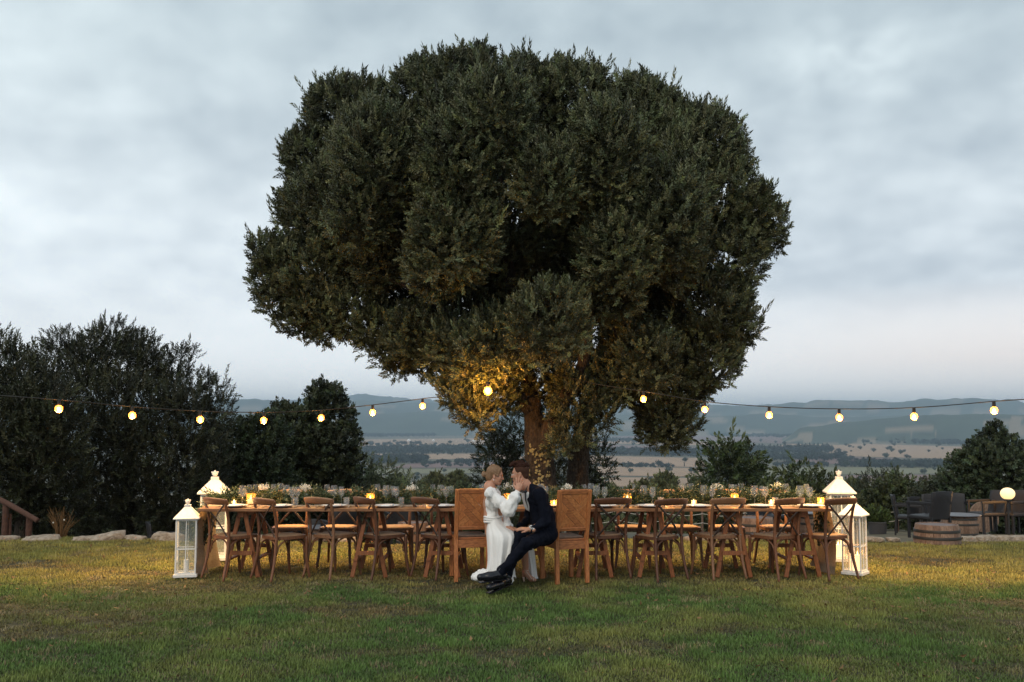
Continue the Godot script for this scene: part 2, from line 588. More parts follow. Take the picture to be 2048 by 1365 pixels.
# ---------------------------------------------------------------- the scene
func _ready() -> void:
	rng.seed = 7
	noise.seed = 5
	noise.frequency = 1.0
	noise.fractal_octaves = 4
	var cam := Camera3D.new()
	cam.name = "camera"
	add_child(cam)
	cam.position = Vector3(0, EYE, 0)
	cam.rotation.x = TILT
	cam.fov = rad_to_deg(2.0 * atan(682.5 / F))
	cam.near = 0.1
	cam.far = 60000.0
	cam.current = true
	var e := Environment.new()
	e.background_mode = Environment.BG_SKY
	e.sky = Sky.new()
	var sm := PanoramaSkyMaterial.new()
	sm.panorama = ImageTexture.create_from_image(dusk_sky())
	e.sky.sky_material = sm
	e.background_energy_multiplier = 1.0
	e.tonemap_mode = Environment.TONE_MAPPER_LINEAR
	e.tonemap_exposure = 1.0
	e.fog_enabled = true
	e.fog_light_color = Color(0.82, 0.92, 1.0)
	e.fog_density = FOG
	e.sdfgi_enabled = true
	e.ssao_enabled = true
	e.ssil_enabled = true
	var we := WorldEnvironment.new()
	we.name = "environment"
	we.environment = e
	add_child(we)
	var sun := DirectionalLight3D.new()                 # what is left of the evening light behind the camera, through cloud
	sun.name = "evening_light"
	add_child(sun)
	sun.rotation = Vector3(deg_to_rad(-38.0), deg_to_rad(-22.0), 0)
	sun.light_energy = 0.38
	sun.light_angular_distance = 30.0
	sun.light_color = Color(1.0, 0.93, 0.84)
	sun.shadow_enabled = true

	materials()
	ground()
	valley()
	trees()
	lawn_grass()
	edge_things()
	terrace()
	table()
	chairs()
	lanterns()
	setting_the_table()
	string_lights()
	couple()

const FOG := 0.000105

func dusk_sky() -> Image:
	var w := 2048
	var h := 1024
	var im := Image.create(w, h, false, Image.FORMAT_RGBF)
	im.fill(Color(0.40, 0.40, 0.40))
	var a := FastNoiseLite.new()
	a.seed = 21; a.frequency = 0.9; a.fractal_octaves = 5; a.fractal_gain = 0.52
	var b := FastNoiseLite.new()
	b.seed = 8; b.frequency = 0.35; b.fractal_octaves = 3
	var high := Color(0.585, 0.69, 0.745)
	var low := Color(0.84, 0.92, 0.985)
	for y in h / 2 + 1:
		var el := (0.5 - (y + 0.5) / h) * PI
		var s := maxf(sin(el), 0.0)
		var lift := 1.0 / (s + 0.16)
		var ce := cos(el)
		var base := low.lerp(high, smoothstep(0.06, 0.42, s))
		var pink := clampf(1.0 - absf(s - 0.06) / 0.07, 0.0, 1.0)
		for x in w:
			var az := (x + 0.5) / w * TAU                    # the middle of the picture is -z
			var dx := sin(az)
			var dz := -cos(az)
			var ux := dx * (1.0 + 0.6 * lift * ce)
			var uz := dz * (1.0 + 0.6 * lift * ce)
			var n1 := a.get_noise_3d(ux * 1.5, el * 5.2, uz * 1.5)
			var n2 := b.get_noise_3d(ux * 1.6, el * 5.0 + 4.0, uz * 1.6)
			var n3 := a.get_noise_3d(ux * 5.0 + 7.0, el * 14.0, uz * 5.0)
			var side := dx                                   # > 0 to the east of the view
			var rift := exp(-(pow((az - 0.335) / 0.05, 2.0) + pow((el - 0.335) / 0.03, 2.0)))
			var cloud := n1 * 0.22 + n2 * 0.22 + n3 * 0.22 + rift * (0.36 + 0.5 * n3)
			var f := smoothstep(0.02, 0.16, s)
			var k := 1.0 + f * cloud - 0.20 * side * f
			var c := Color(base.r * k, base.g * (1.0 + (k - 1.0) * 0.9), base.b * (1.0 + (k - 1.0) * 0.78))
			var haze := 1.0 - smoothstep(0.0, 0.16, s)
			c = c.lerp(Color(1.45, 1.46, 1.44), haze * 0.85)
			var rose := pink * smoothstep(0.05, 0.5, side) * 0.8
			c = c.lerp(Color(1.22, 1.08, 1.00), rose)
			im.set_pixel(x, y, c)
	return im

# ---------------------------------------------------------------- ground, valley, hills
func sheet(xs: Array, zs: Array, height: Callable) -> Mb:
	var m := Mb.new()
	for z in zs:
		for x in xs:
			m.v.append(Vector3(x, height.call(x, z), z))
	var n := xs.size()
	for j in zs.size() - 1:
		for i in n - 1:
			m.quad(j * n + i, j * n + i + 1, (j + 1) * n + i + 1, (j + 1) * n + i)
	return m

func steps(a: float, b: float, n: int, power := 1.0) -> Array:
	var r := []
	for i in n + 1:
		r.append(lerpf(a, b, pow(float(i) / n, power)))
	return r

func ground() -> void:
	var xs := steps(-14.0, 14.0, 112)
	var zs := steps(4.0, -15.6, 98)
	struct("lawn", sheet(xs, zs, func(x, z): return land(x, z) + 0.012 * noise.get_noise_2d(x * 0.8, z * 0.8) - 0.02), M.soil, "mown green lawn with dry brown patches under the long table", "lawn")
	var xw := steps(-400.0, 400.0, 80)
	xw = steps(-60.0, 60.0, 60)
	struct("hillside", sheet(xw, steps(-15.4, -120.0, 70, 1.5), func(x, z): return land(x, z) - 0.03 + 0.25 * noise.get_noise_2d(x * 0.06, z * 0.06) * smoothstep(-22.0, -40.0, z)), M.slope, "dry sloping hillside falling away behind the lawn", "hillside")
	struct("lower_slope", sheet(steps(-900.0, 900.0, 30), steps(-119.0, -760.0, 30), func(x, z): return land(x, z) - 0.2), M.slope, "lower scrubby slope running down into the valley", "slope")
	struct("garden_surround", sheet(steps(-400.0, 400.0, 8), steps(300.0, 3.9, 8), func(_x, _z): return -0.05), M.soil, "grass ground on the hilltop around the lawn", "ground")

func valley() -> void:
	struct("valley_plain", sheet(steps(-9000.0, 9000.0, 40), steps(-700.0, -13000.0, 40, 1.6), func(_x, _z): return -90.0), M.plain, "wide flat farmed valley floor below the hill", "valley")
	# fields: corners as sight lines on the plain; colour
	var stubble := noise_tex([[0.0, 0.22, 0.135, 0.080], [0.5, 0.36, 0.23, 0.14], [1.0, 0.50, 0.335, 0.22]], 0.03, 4, FastNoiseLite.TYPE_SIMPLEX_SMOOTH, 256, 61)
	var plough := noise_tex([[0.0, 0.15, 0.085, 0.072], [1.0, 0.235, 0.145, 0.125]], 0.03, 4, FastNoiseLite.TYPE_SIMPLEX_SMOOTH, 256, 62)
	var green := noise_tex([[0.0, 0.13, 0.125, 0.062], [1.0, 0.22, 0.20, 0.11]], 0.03, 4, FastNoiseLite.TYPE_SIMPLEX_SMOOTH, 256, 63)
	var fm := {"pale": textured(mat(1, 1, 1, 0.95), stubble, Vector3(0.004, 0.004, 0.02), true), "brown": textured(mat(1, 1, 1, 0.95), plough, Vector3(0.004, 0.004, 0.02), true), "green": textured(mat(1, 1, 1, 0.95), green, Vector3(0.004, 0.004, 0.02), true)}
	var k := 0
	for q in FIELDS:
		k += 1
		var m := Mb.new()
		var pts := []
		for i in range(1, 9, 2):
			var p := on(q[i], q[i + 1], -90.0)
			p.y = -90.0 + 0.5 + 0.25 * (k % 3)
			pts.append(p)
		m.face(pts)
		struct("field", m, fm[q[0]], q[9], "field")
	# tree belts and hedgerows between them
	var tree := blob_tree(150, 0.34)
	var belt := {}
	for h in HEDGES:
		var xs := []
		var cs := []
		var a := on(h[0], h[1], -90.0)
		var b := on(h[2], h[3], -90.0)
		var n: int = int(h[4] * 1.7)
		for i in n:
			var t := rng.randf()
			var p := a.lerp(b, t)
			var depth := -p.z
			p += Vector3(rng.randfn() * 12.0, 0, rng.randfn() * depth * float(h[6]))
			p.y = -90.5
			var s: float = h[5] * 2.7 * rng.randf_range(0.55, 1.25)
			xs.append(Transform3D(Basis(Vector3.UP, rng.randf() * TAU).scaled(Vector3(s * rng.randf_range(1.0, 1.6), s * 1.1, s)), p))
			var g := rng.randf_range(0.65, 1.3)
			cs.append(Color(0.026 * g, 0.036 * g * rng.randf_range(0.9, 1.1), 0.028 * g))
		var o := many("tree_belt", tree, M.leaf_far, xs, cs, self)
		tag(o, h[7], "tree belt")
	var sx := []
	var scol := []
	for i in 520:
		var d := 900.0 * pow(6.0, rng.randf())
		var p := Vector3(rng.randf_range(-0.56, 0.56) * d, -90.3, -d)
		if i % 5:                                              # most of them along field edges
			p.z = -roundf(d / 260.0) * 260.0 + rng.randfn() * 9.0 + p.x * 0.05
		var s := rng.randf_range(4.0, 11.0) * (0.8 + d / 5000.0)
		sx.append(Transform3D(Basis(Vector3.UP, rng.randf() * TAU).scaled(Vector3(s * 1.25, s, s * 1.1)), p))
		var g := rng.randf_range(0.7, 1.4)
		scol.append(Color(0.028 * g, 0.038 * g, 0.020 * g))
	tag(many("field_trees", tree, M.leaf_far, sx, scol, self), "scattered dark trees and bushes along the valley's field edges", "trees")
	# cypresses one can tell apart
	var cy := cypress_mesh()
	var kinds := 0
	for c in [[1513, 893], [1519, 892], [1525, 892], [1532, 893], [1541, 892], [1549, 891], [1556, 892], [1562, 893], [1568, 892], [1591, 892], [1598, 890], [1605, 888], [1612, 887], [1620, 887], [1629, 888], [1637, 889], [1646, 889], [1655, 890]]:
		var p := on(c[0], c[1] + 10.0, -90.0)
		p.y = -90.0
		var o := obj("cypress", cy, M.tinted)
		var nth: String = ORDINAL[kinds]
		o.position = p
		o.scale = Vector3.ONE * rng.randf_range(0.8, 1.15) * (-p.z / 2600.0)
		o.rotation.y = rng.randf() * TAU
		tag(o, "%s dark narrow cypress of the valley row, counted from the oak" % nth, "cypress", "cypresses in the valley row")
		kinds += 1
	# field trees that stand alone
	for c in [[818, 886, 8.0, "round dark tree alone on the pale field behind the glasses"], [867, 885, 6.5, "small lone tree at the pale field's far corner"], [948, 886, 7.0, "lone tree on the field close beside the oak's lit leaves"], [1369, 934, 6.5, "dark pointed conifer at the pale field edge"], [1391, 935, 6.5, "second wider conifer beside the pointed one at the field edge"]]:
		var p := on(c[0], c[1], -90.0)
		p.y = -90.0
		var o := thing("field_tree", c[3], "tree", "", p)
		var s: float = c[2] * (-p.z / 2200.0) * (0.8 if c[1] > 930 else 1.0)
		var cr := obj("crown", tree if c[1] < 930 else cy, M.tinted if c[1] > 930 else M.leaf_far, o)
		cr.scale = Vector3.ONE * (s if c[1] < 930 else s * 0.11)
		cr.position.y = 0.0
		var tr := Mb.new().rod(Vector3.ZERO, Vector3(0, s * 0.7, 0), 0.3, 0.2, 6)
		obj("trunk", tr, M.bark, o)
	# farmhouses
	var hs := [[922, 856, 14, "pale farmhouse beside trees at the foot of the blue hills"], [903, 857, 10, "small white outbuilding near the pale farmhouse"], [830, 894, 16, "long low reddish farm building among roadside trees"], [1425, 856, 11, "whitish house on the slope below the hills"], [1790, 846, 16, "pale farm with low roof on the far valley slope"], [1812, 846, 11, "smaller white house next to the pale valley farm"]]
	for q in hs:
		house(q[0], q[1], q[2], q[3])
	# hills
	hill("distant_mountain", 12000.0, 14000.0, MOUNTAIN, "faint blue mountain far behind the hills", 1.0)
	hill("hill_range", 8000.0, 11500.0, RANGE_FAR, "long blue wooded hill range across the valley", 1.0)
	hill("hill_ridge", 6600.0, 8600.0, RANGE_MID, "wooded ridge in front of the long blue range", 1.0)
	hill("low_hill", 4200.0, 6000.0, RANGE_NEAR, "low dark wooded hill at the valley's near end", 0.8)

const ORDINAL := ["first", "second", "third", "fourth", "fifth", "sixth", "seventh", "eighth", "ninth", "tenth", "eleventh", "twelfth", "thirteenth", "fourteenth", "fifteenth", "sixteenth", "seventeenth", "eighteenth", "nineteenth", "twentieth", "twenty-first", "twenty-second", "twenty-third", "twenty-fourth", "twenty-fifth", "twenty-sixth", "twenty-seventh", "twenty-eighth", "twenty-ninth", "thirtieth", "thirty-first", "thirty-second", "thirty-third"]
const FIELDS := [
	["pale", 640, 874, 1010, 873, 1010, 862, 640, 863, "thin pale stubble strip below the far woods"],
	["pale", 640, 896, 990, 890, 990, 877, 700, 880, "pale stubble field with single trees behind the bride"],
	["pale", 700, 920, 1100, 918, 1050, 908, 640, 909, "long pale field below the wooded belt behind the bride"],
	["brown", 780, 937, 1100, 935, 1060, 925, 830, 927, "pinkish ploughed field with low bushes behind the bride"],
	["green", 690, 950, 1000, 948, 980, 939, 760, 940, "dull green meadow just above the hillside scrub"],
	["pale", 1140, 886, 1460, 893, 1420, 884, 1150, 877, "narrow pale stubble band right under the oak's hanging branch"],
	["brown", 1150, 901, 1490, 908, 1470, 897, 1150, 889, "dark reddish ploughed field under the hanging branch"],
	["brown", 1200, 875, 1600, 889, 1620, 873, 1400, 867, "mauve ploughed field beyond the cypress row"],
	["pale", 1180, 930, 1420, 936, 1400, 917, 1175, 912, "broad pale stubble field behind the oak trunk"],
	["pale", 1190, 952, 1400, 955, 1420, 938, 1190, 934, "second broad stubble field nearer the garden"],
	["pale", 1200, 975, 1380, 975, 1400, 958, 1200, 956, "nearest pale field above the hillside bushes"],
	["pale", 1400, 867, 2048, 870, 2048, 858, 1440, 857, "far pale strip at the foot of the low dark hill"],
	["pale", 1640, 912, 2100, 924, 2100, 899, 1700, 888, "slanting pale stubble field behind the large lantern roof"],
	["brown", 1560, 925, 1740, 932, 1790, 918, 1640, 914, "brown ploughed wedge behind the large lantern roof"],
	["green", 1500, 951, 2100, 947, 2100, 934, 1540, 936, "greenish meadow below the tree row near the furniture"],
	["brown", 1700, 966, 1950, 962, 1960, 950, 1690, 952, "bare brown field above the bushes near the furniture"],
	["pale", 1530, 896, 1700, 899, 1690, 891, 1580, 889, "small pale field between the cypress groups"],
]
# px from, py, px to, py, how many, size, spread, label
const HEDGES := [
	[640, 875, 870, 873, 120, 7.0, 0.03, "dark wood strip beyond the pale stubble field behind the bride"],
	[600, 861, 1010, 860, 260, 8.0, 0.10, "hazy blue wood at the foot of the hill range"],
	[730, 892, 840, 890, 16, 5.0, 0.01, "row of small trees along the valley road"],
	[720, 906, 1040, 904, 190, 6.5, 0.035, "broad tree belt crossing the valley behind the bride"],
	[730, 926, 850, 925, 60, 6.0, 0.02, "clump of mixed trees between two pale fields"],
	[850, 930, 960, 927, 22, 3.6, 0.015, "low hedge of bushes in the pinkish field"],
	[860, 934, 1000, 932, 14, 2.4, 0.02, "few scattered bushes in the pinkish field"],
	[1130, 882, 1330, 886, 70, 6.0, 0.03, "wood strip under the oak's hanging branch"],
	[1150, 908, 1480, 913, 170, 6.0, 0.022, "broad tree belt crossing behind the oak trunk"],
	[1190, 934, 1330, 936, 18, 3.2, 0.006, "row of round bushes along the stubble field"],
	[1130, 858, 1480, 864, 160, 7.5, 0.08, "hazy wood below the hills beside the oak"],
	[1420, 873, 1700, 877, 110, 7.0, 0.03, "long hedgerow across the mauve fields"],
	[1500, 906, 1660, 904, 70, 6.5, 0.025, "round trees in front of the cypress row"],
	[1540, 921, 1680, 920, 36, 6.0, 0.02, "tree cluster below the cypress row"],
	[1560, 934, 1680, 934, 14, 4.0, 0.01, "few bushes beside the greenish meadow"],
	[1700, 934, 1960, 936, 90, 5.0, 0.016, "hedgerow of round trees behind the black chairs"],
	[1660, 884, 2060, 892, 110, 7.0, 0.035, "long wood strip beyond the slanting stubble field"],
	[1640, 866, 2060, 868, 220, 8.0, 0.09, "hazy wood at the foot of the low dark hill"],
	[1500, 852, 1720, 853, 100, 8.0, 0.06, "distant wood strip below the far hills"],
]
const MOUNTAIN := [[480, 812], [560, 800], [620, 792], [680, 789], [720, 783], [770, 790], [860, 797], [960, 803], [1100, 812]]
const RANGE_FAR := [[300, 812], [420, 803], [480, 798], [540, 796], [590, 803], [640, 803], [690, 799], [730, 797], [800, 801], [860, 803], [960, 806], [1060, 812], [1180, 812], [1300, 812], [1420, 808], [1490, 810], [1540, 807], [1600, 802], [1655, 796], [1720, 799], [1790, 802], [1860, 796], [1930, 793], [1990, 797], [2060, 796], [2150, 799]]
const RANGE_MID := [[380, 842], [460, 832], [560, 824], [690, 824], [760, 826], [860, 820], [960, 828], [1080, 834], [1200, 828], [1320, 824], [1440, 830], [1560, 826], [1640, 832], [1800, 830], [2000, 828], [2150, 828]]
const RANGE_NEAR := [[1560, 859], [1620, 852], [1700, 842], [1760, 836], [1850, 829], [1940, 828], [2050, 827], [2150, 826]]

func hill(called: String, d0: float, d1: float, prof: Array, label: String, rough: float) -> void:
	var m := Mb.new()
	var n := 220
	var rows := 14
	for j in rows + 1:
		var t := float(j) / rows
		var d := lerpf(d0, d1, t)
		for i in n + 1:
			var px := lerpf(prof[0][0], prof[-1][0], float(i) / n)
			var k := 0
			while k < prof.size() - 2 and prof[k + 1][0] < px:
				k += 1
			var u := smoothstep(float(prof[k][0]), float(prof[k + 1][0]), px)
			var py := lerpf(prof[k][1], prof[k + 1][1], u)
			var crest := at(px, py, (d0 + d1) * 0.5)
			var x := (px - 1024.0) / F * d0 * lerpf(1.0, d1 / d0, t)
			var shape := sin(t * PI) if t > 0.5 else pow(sin(t * PI), 1.3)
			var edge := clampf(minf(i, n - i) / 14.0, 0.0, 1.0)
			var bump := noise.get_noise_2d(x * 0.0011, d * 0.0011)
			var fine := noise.get_noise_2d(x * 0.02, d * 0.02) * 0.03 + noise.get_noise_2d(x * 0.006, d * 0.003) * 0.04
			var y := -92.0 + (crest.y + 92.0) * (shape * (0.94 + rough * fine) + bump * 0.20 * sin(t * PI) * (1.0 - absf(2.0 * t - 1.0)) * (1.0 if t < 0.45 else 0.2)) * edge
			m.v.append(Vector3(x, y, -d))
			var g := 1.0 + 0.5 * noise.get_noise_2d(x * 0.004 + 40.0, d * 0.004)
			var c := Color(0.042 * g, 0.058 * g, 0.032 * g)
			if noise.get_noise_2d(x * 0.0016 + 9.0, d * 0.0016) > 0.22 and t < 0.4:
				c = Color(0.22, 0.17, 0.11)
			m.col.append(c)
	for j in rows:
		for i in n:
			var a := j * (n + 1) + i
			m.quad(a, a + 1, a + n + 2, a + n + 1)
	struct(called, m, M.tinted, label, "hill" if called != "distant_mountain" else "mountain")

func house(px: float, py: float, w: float, label: String) -> void:
	var p := on(px, py, -90.0)
	p.y = -90.0
	var o := thing("farmhouse", label, "farmhouse", "", p, rng.randf_range(-0.4, 0.4))
	var h := w * 0.42
	obj("wall", Mb.new().box(Vector3(0, h * 0.5, 0), Vector3(w, h, w * 0.6)), M.wall, o)
	var r := Mb.new()
	r.prism(PackedVector2Array([Vector2(-w * 0.34, 0), Vector2(w * 0.34, 0), Vector2(0, w * 0.17)]), -w * 0.53, w * 0.53, Basis(Vector3(0, 0, 1), Vector3(0, 1, 0), Vector3(-1, 0, 0)), Vector3(0, h, 0))
	obj("roof", r, M.tiles, o)
	for i in 3:
		obj("window", Mb.new().box(Vector3((i - 1) * w * 0.28, h * 0.55, w * 0.301), Vector3(w * 0.08, h * 0.3, 0.1)), M.petrol, o)

func blob_tree(n: int, size: float) -> ArrayMesh:         # a far tree of unit height: leaf clumps spread through a crown, on a stem
	var m := Mb.new()
	var r := RandomNumberGenerator.new()
	r.seed = 99
	m.tube(PackedVector3Array([Vector3(0, -0.1, 0), Vector3(0.02, 0.6, 0)]), PackedFloat32Array([0.05, 0.02]), 5)
	for i in n:
		var d := Vector3(r.randfn(), r.randfn(), r.randfn()).normalized()
		var rr := pow(r.randf(), 0.4)
		var c := Vector3(0, 0.62, 0) + d * Vector3(0.52, 0.46, 0.52) * rr * (0.8 + 0.2 * sin(d.x * 5.0 + d.z * 4.0))
		var u := Vector3(r.randfn(), r.randfn(), r.randfn()).normalized()
		m.leaf(c - u * size * 0.3, u, u.cross(d + Vector3(0.01, 0.3, 0.02)).normalized(), size * 0.75, size * 0.5)
	return m.commit()

func cypress_mesh() -> ArrayMesh:
	var m := Mb.new()
	var r := RandomNumberGenerator.new()
	r.seed = 4
	m.tube(PackedVector3Array([Vector3(0, -1, 0), Vector3(0, 12, 0)]), PackedFloat32Array([0.4, 0.1]), 5)
	for i in 160:
		var t := r.randf()
		var rad := 2.3 * pow(sin(PI * (0.12 + 0.88 * t)), 0.7) * (0.6 + 0.4 * r.randf())
		var a := r.randf() * TAU
		var p := Vector3(cos(a) * rad * 0.8, 0.5 + t * 15.0, sin(a) * rad * 0.8)
		var d := (Vector3(cos(a) * 0.35, 1.0, sin(a) * 0.35)).normalized()
		m.leaf(p, d, Vector3(-sin(a), 0, cos(a)), 2.2, 1.1)
	for i in m.v.size():
		m.col.append(Color(0.024, 0.034, 0.018))
	return m.commit()

# ---------------------------------------------------------------- trees and plants
func sprig(n: int, length: float, l: float, w: float, seed_: int, spread := 0.95, grow := 0.0) -> ArrayMesh:   # a leafy shoot along +y
	var m := Mb.new()
	var r := RandomNumberGenerator.new()
	r.seed = seed_
	m.tube(PackedVector3Array([Vector3.ZERO, Vector3(0.01, length * 0.5, 0.006), Vector3(0, length, 0)]), PackedFloat32Array([0.004, 0.003, 0.001]), 3)
	for i in n:
		var t := (i + 0.6) / n
		var a := i * 2.4 + r.randf() * 0.5
		var out := Vector3(cos(a), 0, sin(a))
		var lean := spread * (1.0 - 0.6 * t) + r.randf_range(-0.2, 0.2)
		var d := (out * sin(lean) + Vector3.UP * cos(lean)).normalized()
		var side := d.cross(out.cross(Vector3.UP).rotated(out, r.randf_range(-0.9, 0.9)).cross(d)).normalized()
		m.leaf(Vector3(0, t * length, 0), d, side, l * r.randf_range(0.7, 1.15), w * r.randf_range(0.8, 1.2))
	return m.commit()

func crown(parent: Node, clumps: Array, per: float, me: Mesh, size: float, tone: Color, m: Material, vary := 0.3, up := 0.7, wild := 0.04, lumpy := 0.30) -> void:
	# clumps: [centre, radius (number or Vector3)]; shoots fill the outer part of each
	var xs := []
	var cs := []
	for q in clumps:
		var c: Vector3 = q[0]
		var r: Vector3 = q[1] if q[1] is Vector3 else Vector3.ONE * float(q[1])
		var n := int(per * r.x * maxf(r.y, r.x) * (q[2] if q.size() > 2 else 1.0))
		var clump_tone := rng.randf_range(1.0 - vary * 0.5, 1.0 + vary * 0.5)
		var ph := rng.randf() * 10.0
		for i in n:
			var d := Vector3(rng.randfn(), rng.randfn() + 0.15, rng.randfn()).normalized()
			var u := rng.randf()
			var ln := noise.get_noise_3d(d.x * 2.6 + ph, d.y * 2.6, d.z * 2.6)
			var lumps := 1.0 + lumpy * ln
			var rad := (0.62 + 0.38 * sqrt(u)) * lumps
			var stray := rng.randf() < wild and d.y > -0.2
			if stray:
				rad *= rng.randf_range(1.0, 1.16)
			var p := c + d * r * rad
			var s := size * rng.randf_range(0.7, 1.3)
			var tall := rng.randf_range(1.3, 2.0) if stray else 1.0
			var shoot := (d * (0.4 if stray else 0.75) + Vector3.UP * (up + (0.5 if stray else 0.0)) + Vector3(rng.randfn(), rng.randfn(), rng.randfn()) * 0.38).normalized()
			var x := shoot.cross(Vector3(rng.randfn(), rng.randfn(), rng.randfn())).normalized()
			xs.append(Transform3D(Basis(x * s, shoot * s * tall, x.cross(shoot) * s), p))
			var g := clampf(1.0 + 2.0 * ln, 0.45, 2.2) * clump_tone * rng.randf_range(1.0 - vary, 1.0 + vary)  # lit bulges and shaded hollows put into the leaf colour, plus random tone
			var warm := rng.randf_range(0.9, 1.18)
			cs.append(Color(tone.r * g * warm, tone.g * g, tone.b * g * rng.randf_range(0.8, 1.15)))
	many("crown", me, m, xs, cs, parent)

func limb(parent: Node, called: String, pts: Array, radii: Array, n := 12) -> MeshInstance3D:
	var c := Curve3D.new()
	for i in pts.size():
		var t: Vector3 = (pts[mini(i + 1, pts.size() - 1)] - pts[maxi(i - 1, 0)]) / 6.0
		c.add_point(pts[i], -t, t)
	var p := PackedVector3Array()
	var r := PackedFloat32Array()
	var per := 16.0 if n > 20 else 6.0
	var seg := int((pts.size() - 1) * per)
	for i in seg + 1:
		var u := float(i) / per
		var k := mini(int(u), pts.size() - 2)
		p.append(c.sample(k, u - k))
		r.append(lerpf(radii[k], radii[k + 1], u - k))
	var m := Mb.new().tube(p, r, n)
	if n > 20:                                              # fissured bark
		for i in m.v.size() - 2:
			var axis := p[i / n]
			m.v[i] = axis + (m.v[i] - axis) * (1.0 + 0.16 * noise.get_noise_3d(m.v[i].x * 13.0, m.v[i].y * 2.6, m.v[i].z * 13.0) + 0.10 * noise.get_noise_3d(m.v[i].x * 5.0, m.v[i].y * 2.0, m.v[i].z * 5.0))
	for i in m.v.size():
		m.v[i] += Vector3(noise.get_noise_3dv(m.v[i] * 4.0), 0, noise.get_noise_3dv(m.v[i] * 4.0 + Vector3(9, 0, 0))) * 0.12 * radii[0]
	return obj(called, m, M.bark, parent)

func px_clumps(list: Array, depth: float) -> Array:        # [px, py, depth offset, radius in px, density]
	var out := []
	for q in list:
		var d: float = depth + q[2]
		out.append([at(q[0], q[1], d), q[3] * d / F, q[4] if q.size() > 4 else 1.0])
	return out

var OAK_OUTLINE := PackedVector2Array([Vector2(510, 545), Vector2(540, 440), Vector2(545, 330), Vector2(575, 258), Vector2(610, 178), Vector2(690, 153), Vector2(752, 183), Vector2(778, 262), Vector2(800, 143), Vector2(850, 108), Vector2(955, 96), Vector2(1003, 165), Vector2(1040, 118), Vector2(1180, 123), Vector2(1238, 232), Vector2(1280, 158), Vector2(1340, 183), Vector2(1375, 275), Vector2(1405, 228), Vector2(1470, 238), Vector2(1505, 300), Vector2(1525, 380), Vector2(1570, 405), Vector2(1560, 470), Vector2(1540, 560), Vector2(1510, 600), Vector2(1550, 650), Vector2(1515, 700), Vector2(1440, 780), Vector2(1300, 820), Vector2(1200, 780), Vector2(1000, 760), Vector2(860, 720), Vector2(700, 690), Vector2(570, 650)])
const OAK := [
	[545, 560, 0.1, 40], [535, 530, 0.0, 26], [556, 604, 0.1, 36], [592, 640, 0.1, 36], [640, 662, 0.2, 30], [528, 495, 0.1, 26], [1020, 410, 0.4, 115, 0.5], [960, 520, 0.3, 110, 0.4], [1545, 445, 0.0, 30], [1540, 480, 0.1, 26],
	[627, 550, 0.2, 81], [564, 520, 0.0, 39], [577, 580, 0.1, 33], [627, 615, 0.1, 51], [655, 440, 0.3, 92], [602, 420, 0.4, 46], [643, 330, 0.6, 75], [602, 310, 0.6, 37], [686, 239, 0.5, 78], [655, 214, 0.5, 39], [737, 214, 0.5, 48], [780, 345, 0.6, 78],
	[852, 209, 0.3, 78], [843, 149, 0.3, 31], [929, 184, 0.1, 78], [958, 129, 0.1, 33], [905, 144, 0.2, 37], [1049, 204, 0.2, 83], [1040, 149, 0.2, 35], [1135, 214, 0.3, 83], [1121, 154, 0.3, 31], [1178, 174, 0.3, 39], [1274, 249, 0.3, 85], [1279, 194, 0.3, 39], [1326, 224, 0.3, 42], [1393, 300, 0.3, 87], [1384, 254, 0.3, 37], [1446, 269, 0.3, 35], [1436, 400, 0.2, 81], [1460, 330, 0.2, 41],
	[1503, 425, 0.0, 42], [1522, 400, 0.0, 24], [1450, 520, 0.1, 81], [1493, 490, 0.1, 37], [1418, 630, 0.0, 83], [1480, 655, 0.0, 39], [1461, 590, 0.0, 39], [1403, 720, 0.1, 74], [1442, 700, 0.0, 35], [1326, 780, 0.2, 74], [1388, 775, 0.1, 35], [1331, 845, 0.1, 48], [1298, 875, 0.1, 20], [1350, 880, 0.1, 24], [1379, 850, 0.1, 20],
	[703, 620, 0.2, 63], [655, 655, 0.1, 31], [751, 665, 0.1, 46], [799, 700, 0.2, 51], [794, 735, 0.1, 22], [867, 690, 0.2, 69], [934, 745, -0.3, 57], [910, 790, -0.5, 31], [944, 825, -0.6, 28], [961, 850, -0.6, 17], [987, 790, -0.2, 44], [1059, 740, 0.3, 78, 0.7], [1154, 800, -0.4, 57, 0.8], [1197, 830, -0.5, 33], [1145, 870, -0.6, 33, 0.8], [1116, 900, -0.7, 20, 0.8], [1240, 740, 0.3, 57],
	[1001, 690, -0.9, 70], [1231, 760, -0.4, 53], [958, 715, -0.9, 55], [1097, 650, -1.6, 80], [905, 690, -0.6, 55], [1288, 720, -0.6, 66], [828, 670, -0.4, 57], [1049, 700, 1.0, 120, 0.5], [1193, 710, 1.0, 115, 0.5], [953, 680, 1.0, 100, 0.5], [1298, 700, 0.8, 101, 0.5],
	[770, 420, 1.5, 120, 0.4], [905, 310, 1.6, 120, 0.4], [1049, 310, 1.6, 120, 0.4], [1202, 400, 1.6, 130, 0.4], [1336, 450, 1.4, 115, 0.4], [905, 540, 1.6, 130, 0.3], [1049, 560, 1.8, 120, 0.3], [1193, 580, 1.6, 125, 0.3], [732, 540, 1.3, 110, 0.3], [1355, 590, 1.2, 100, 0.3], [1001, 430, 0.2, 120, 0.2], [1145, 450, 0.2, 120, 0.2],
]

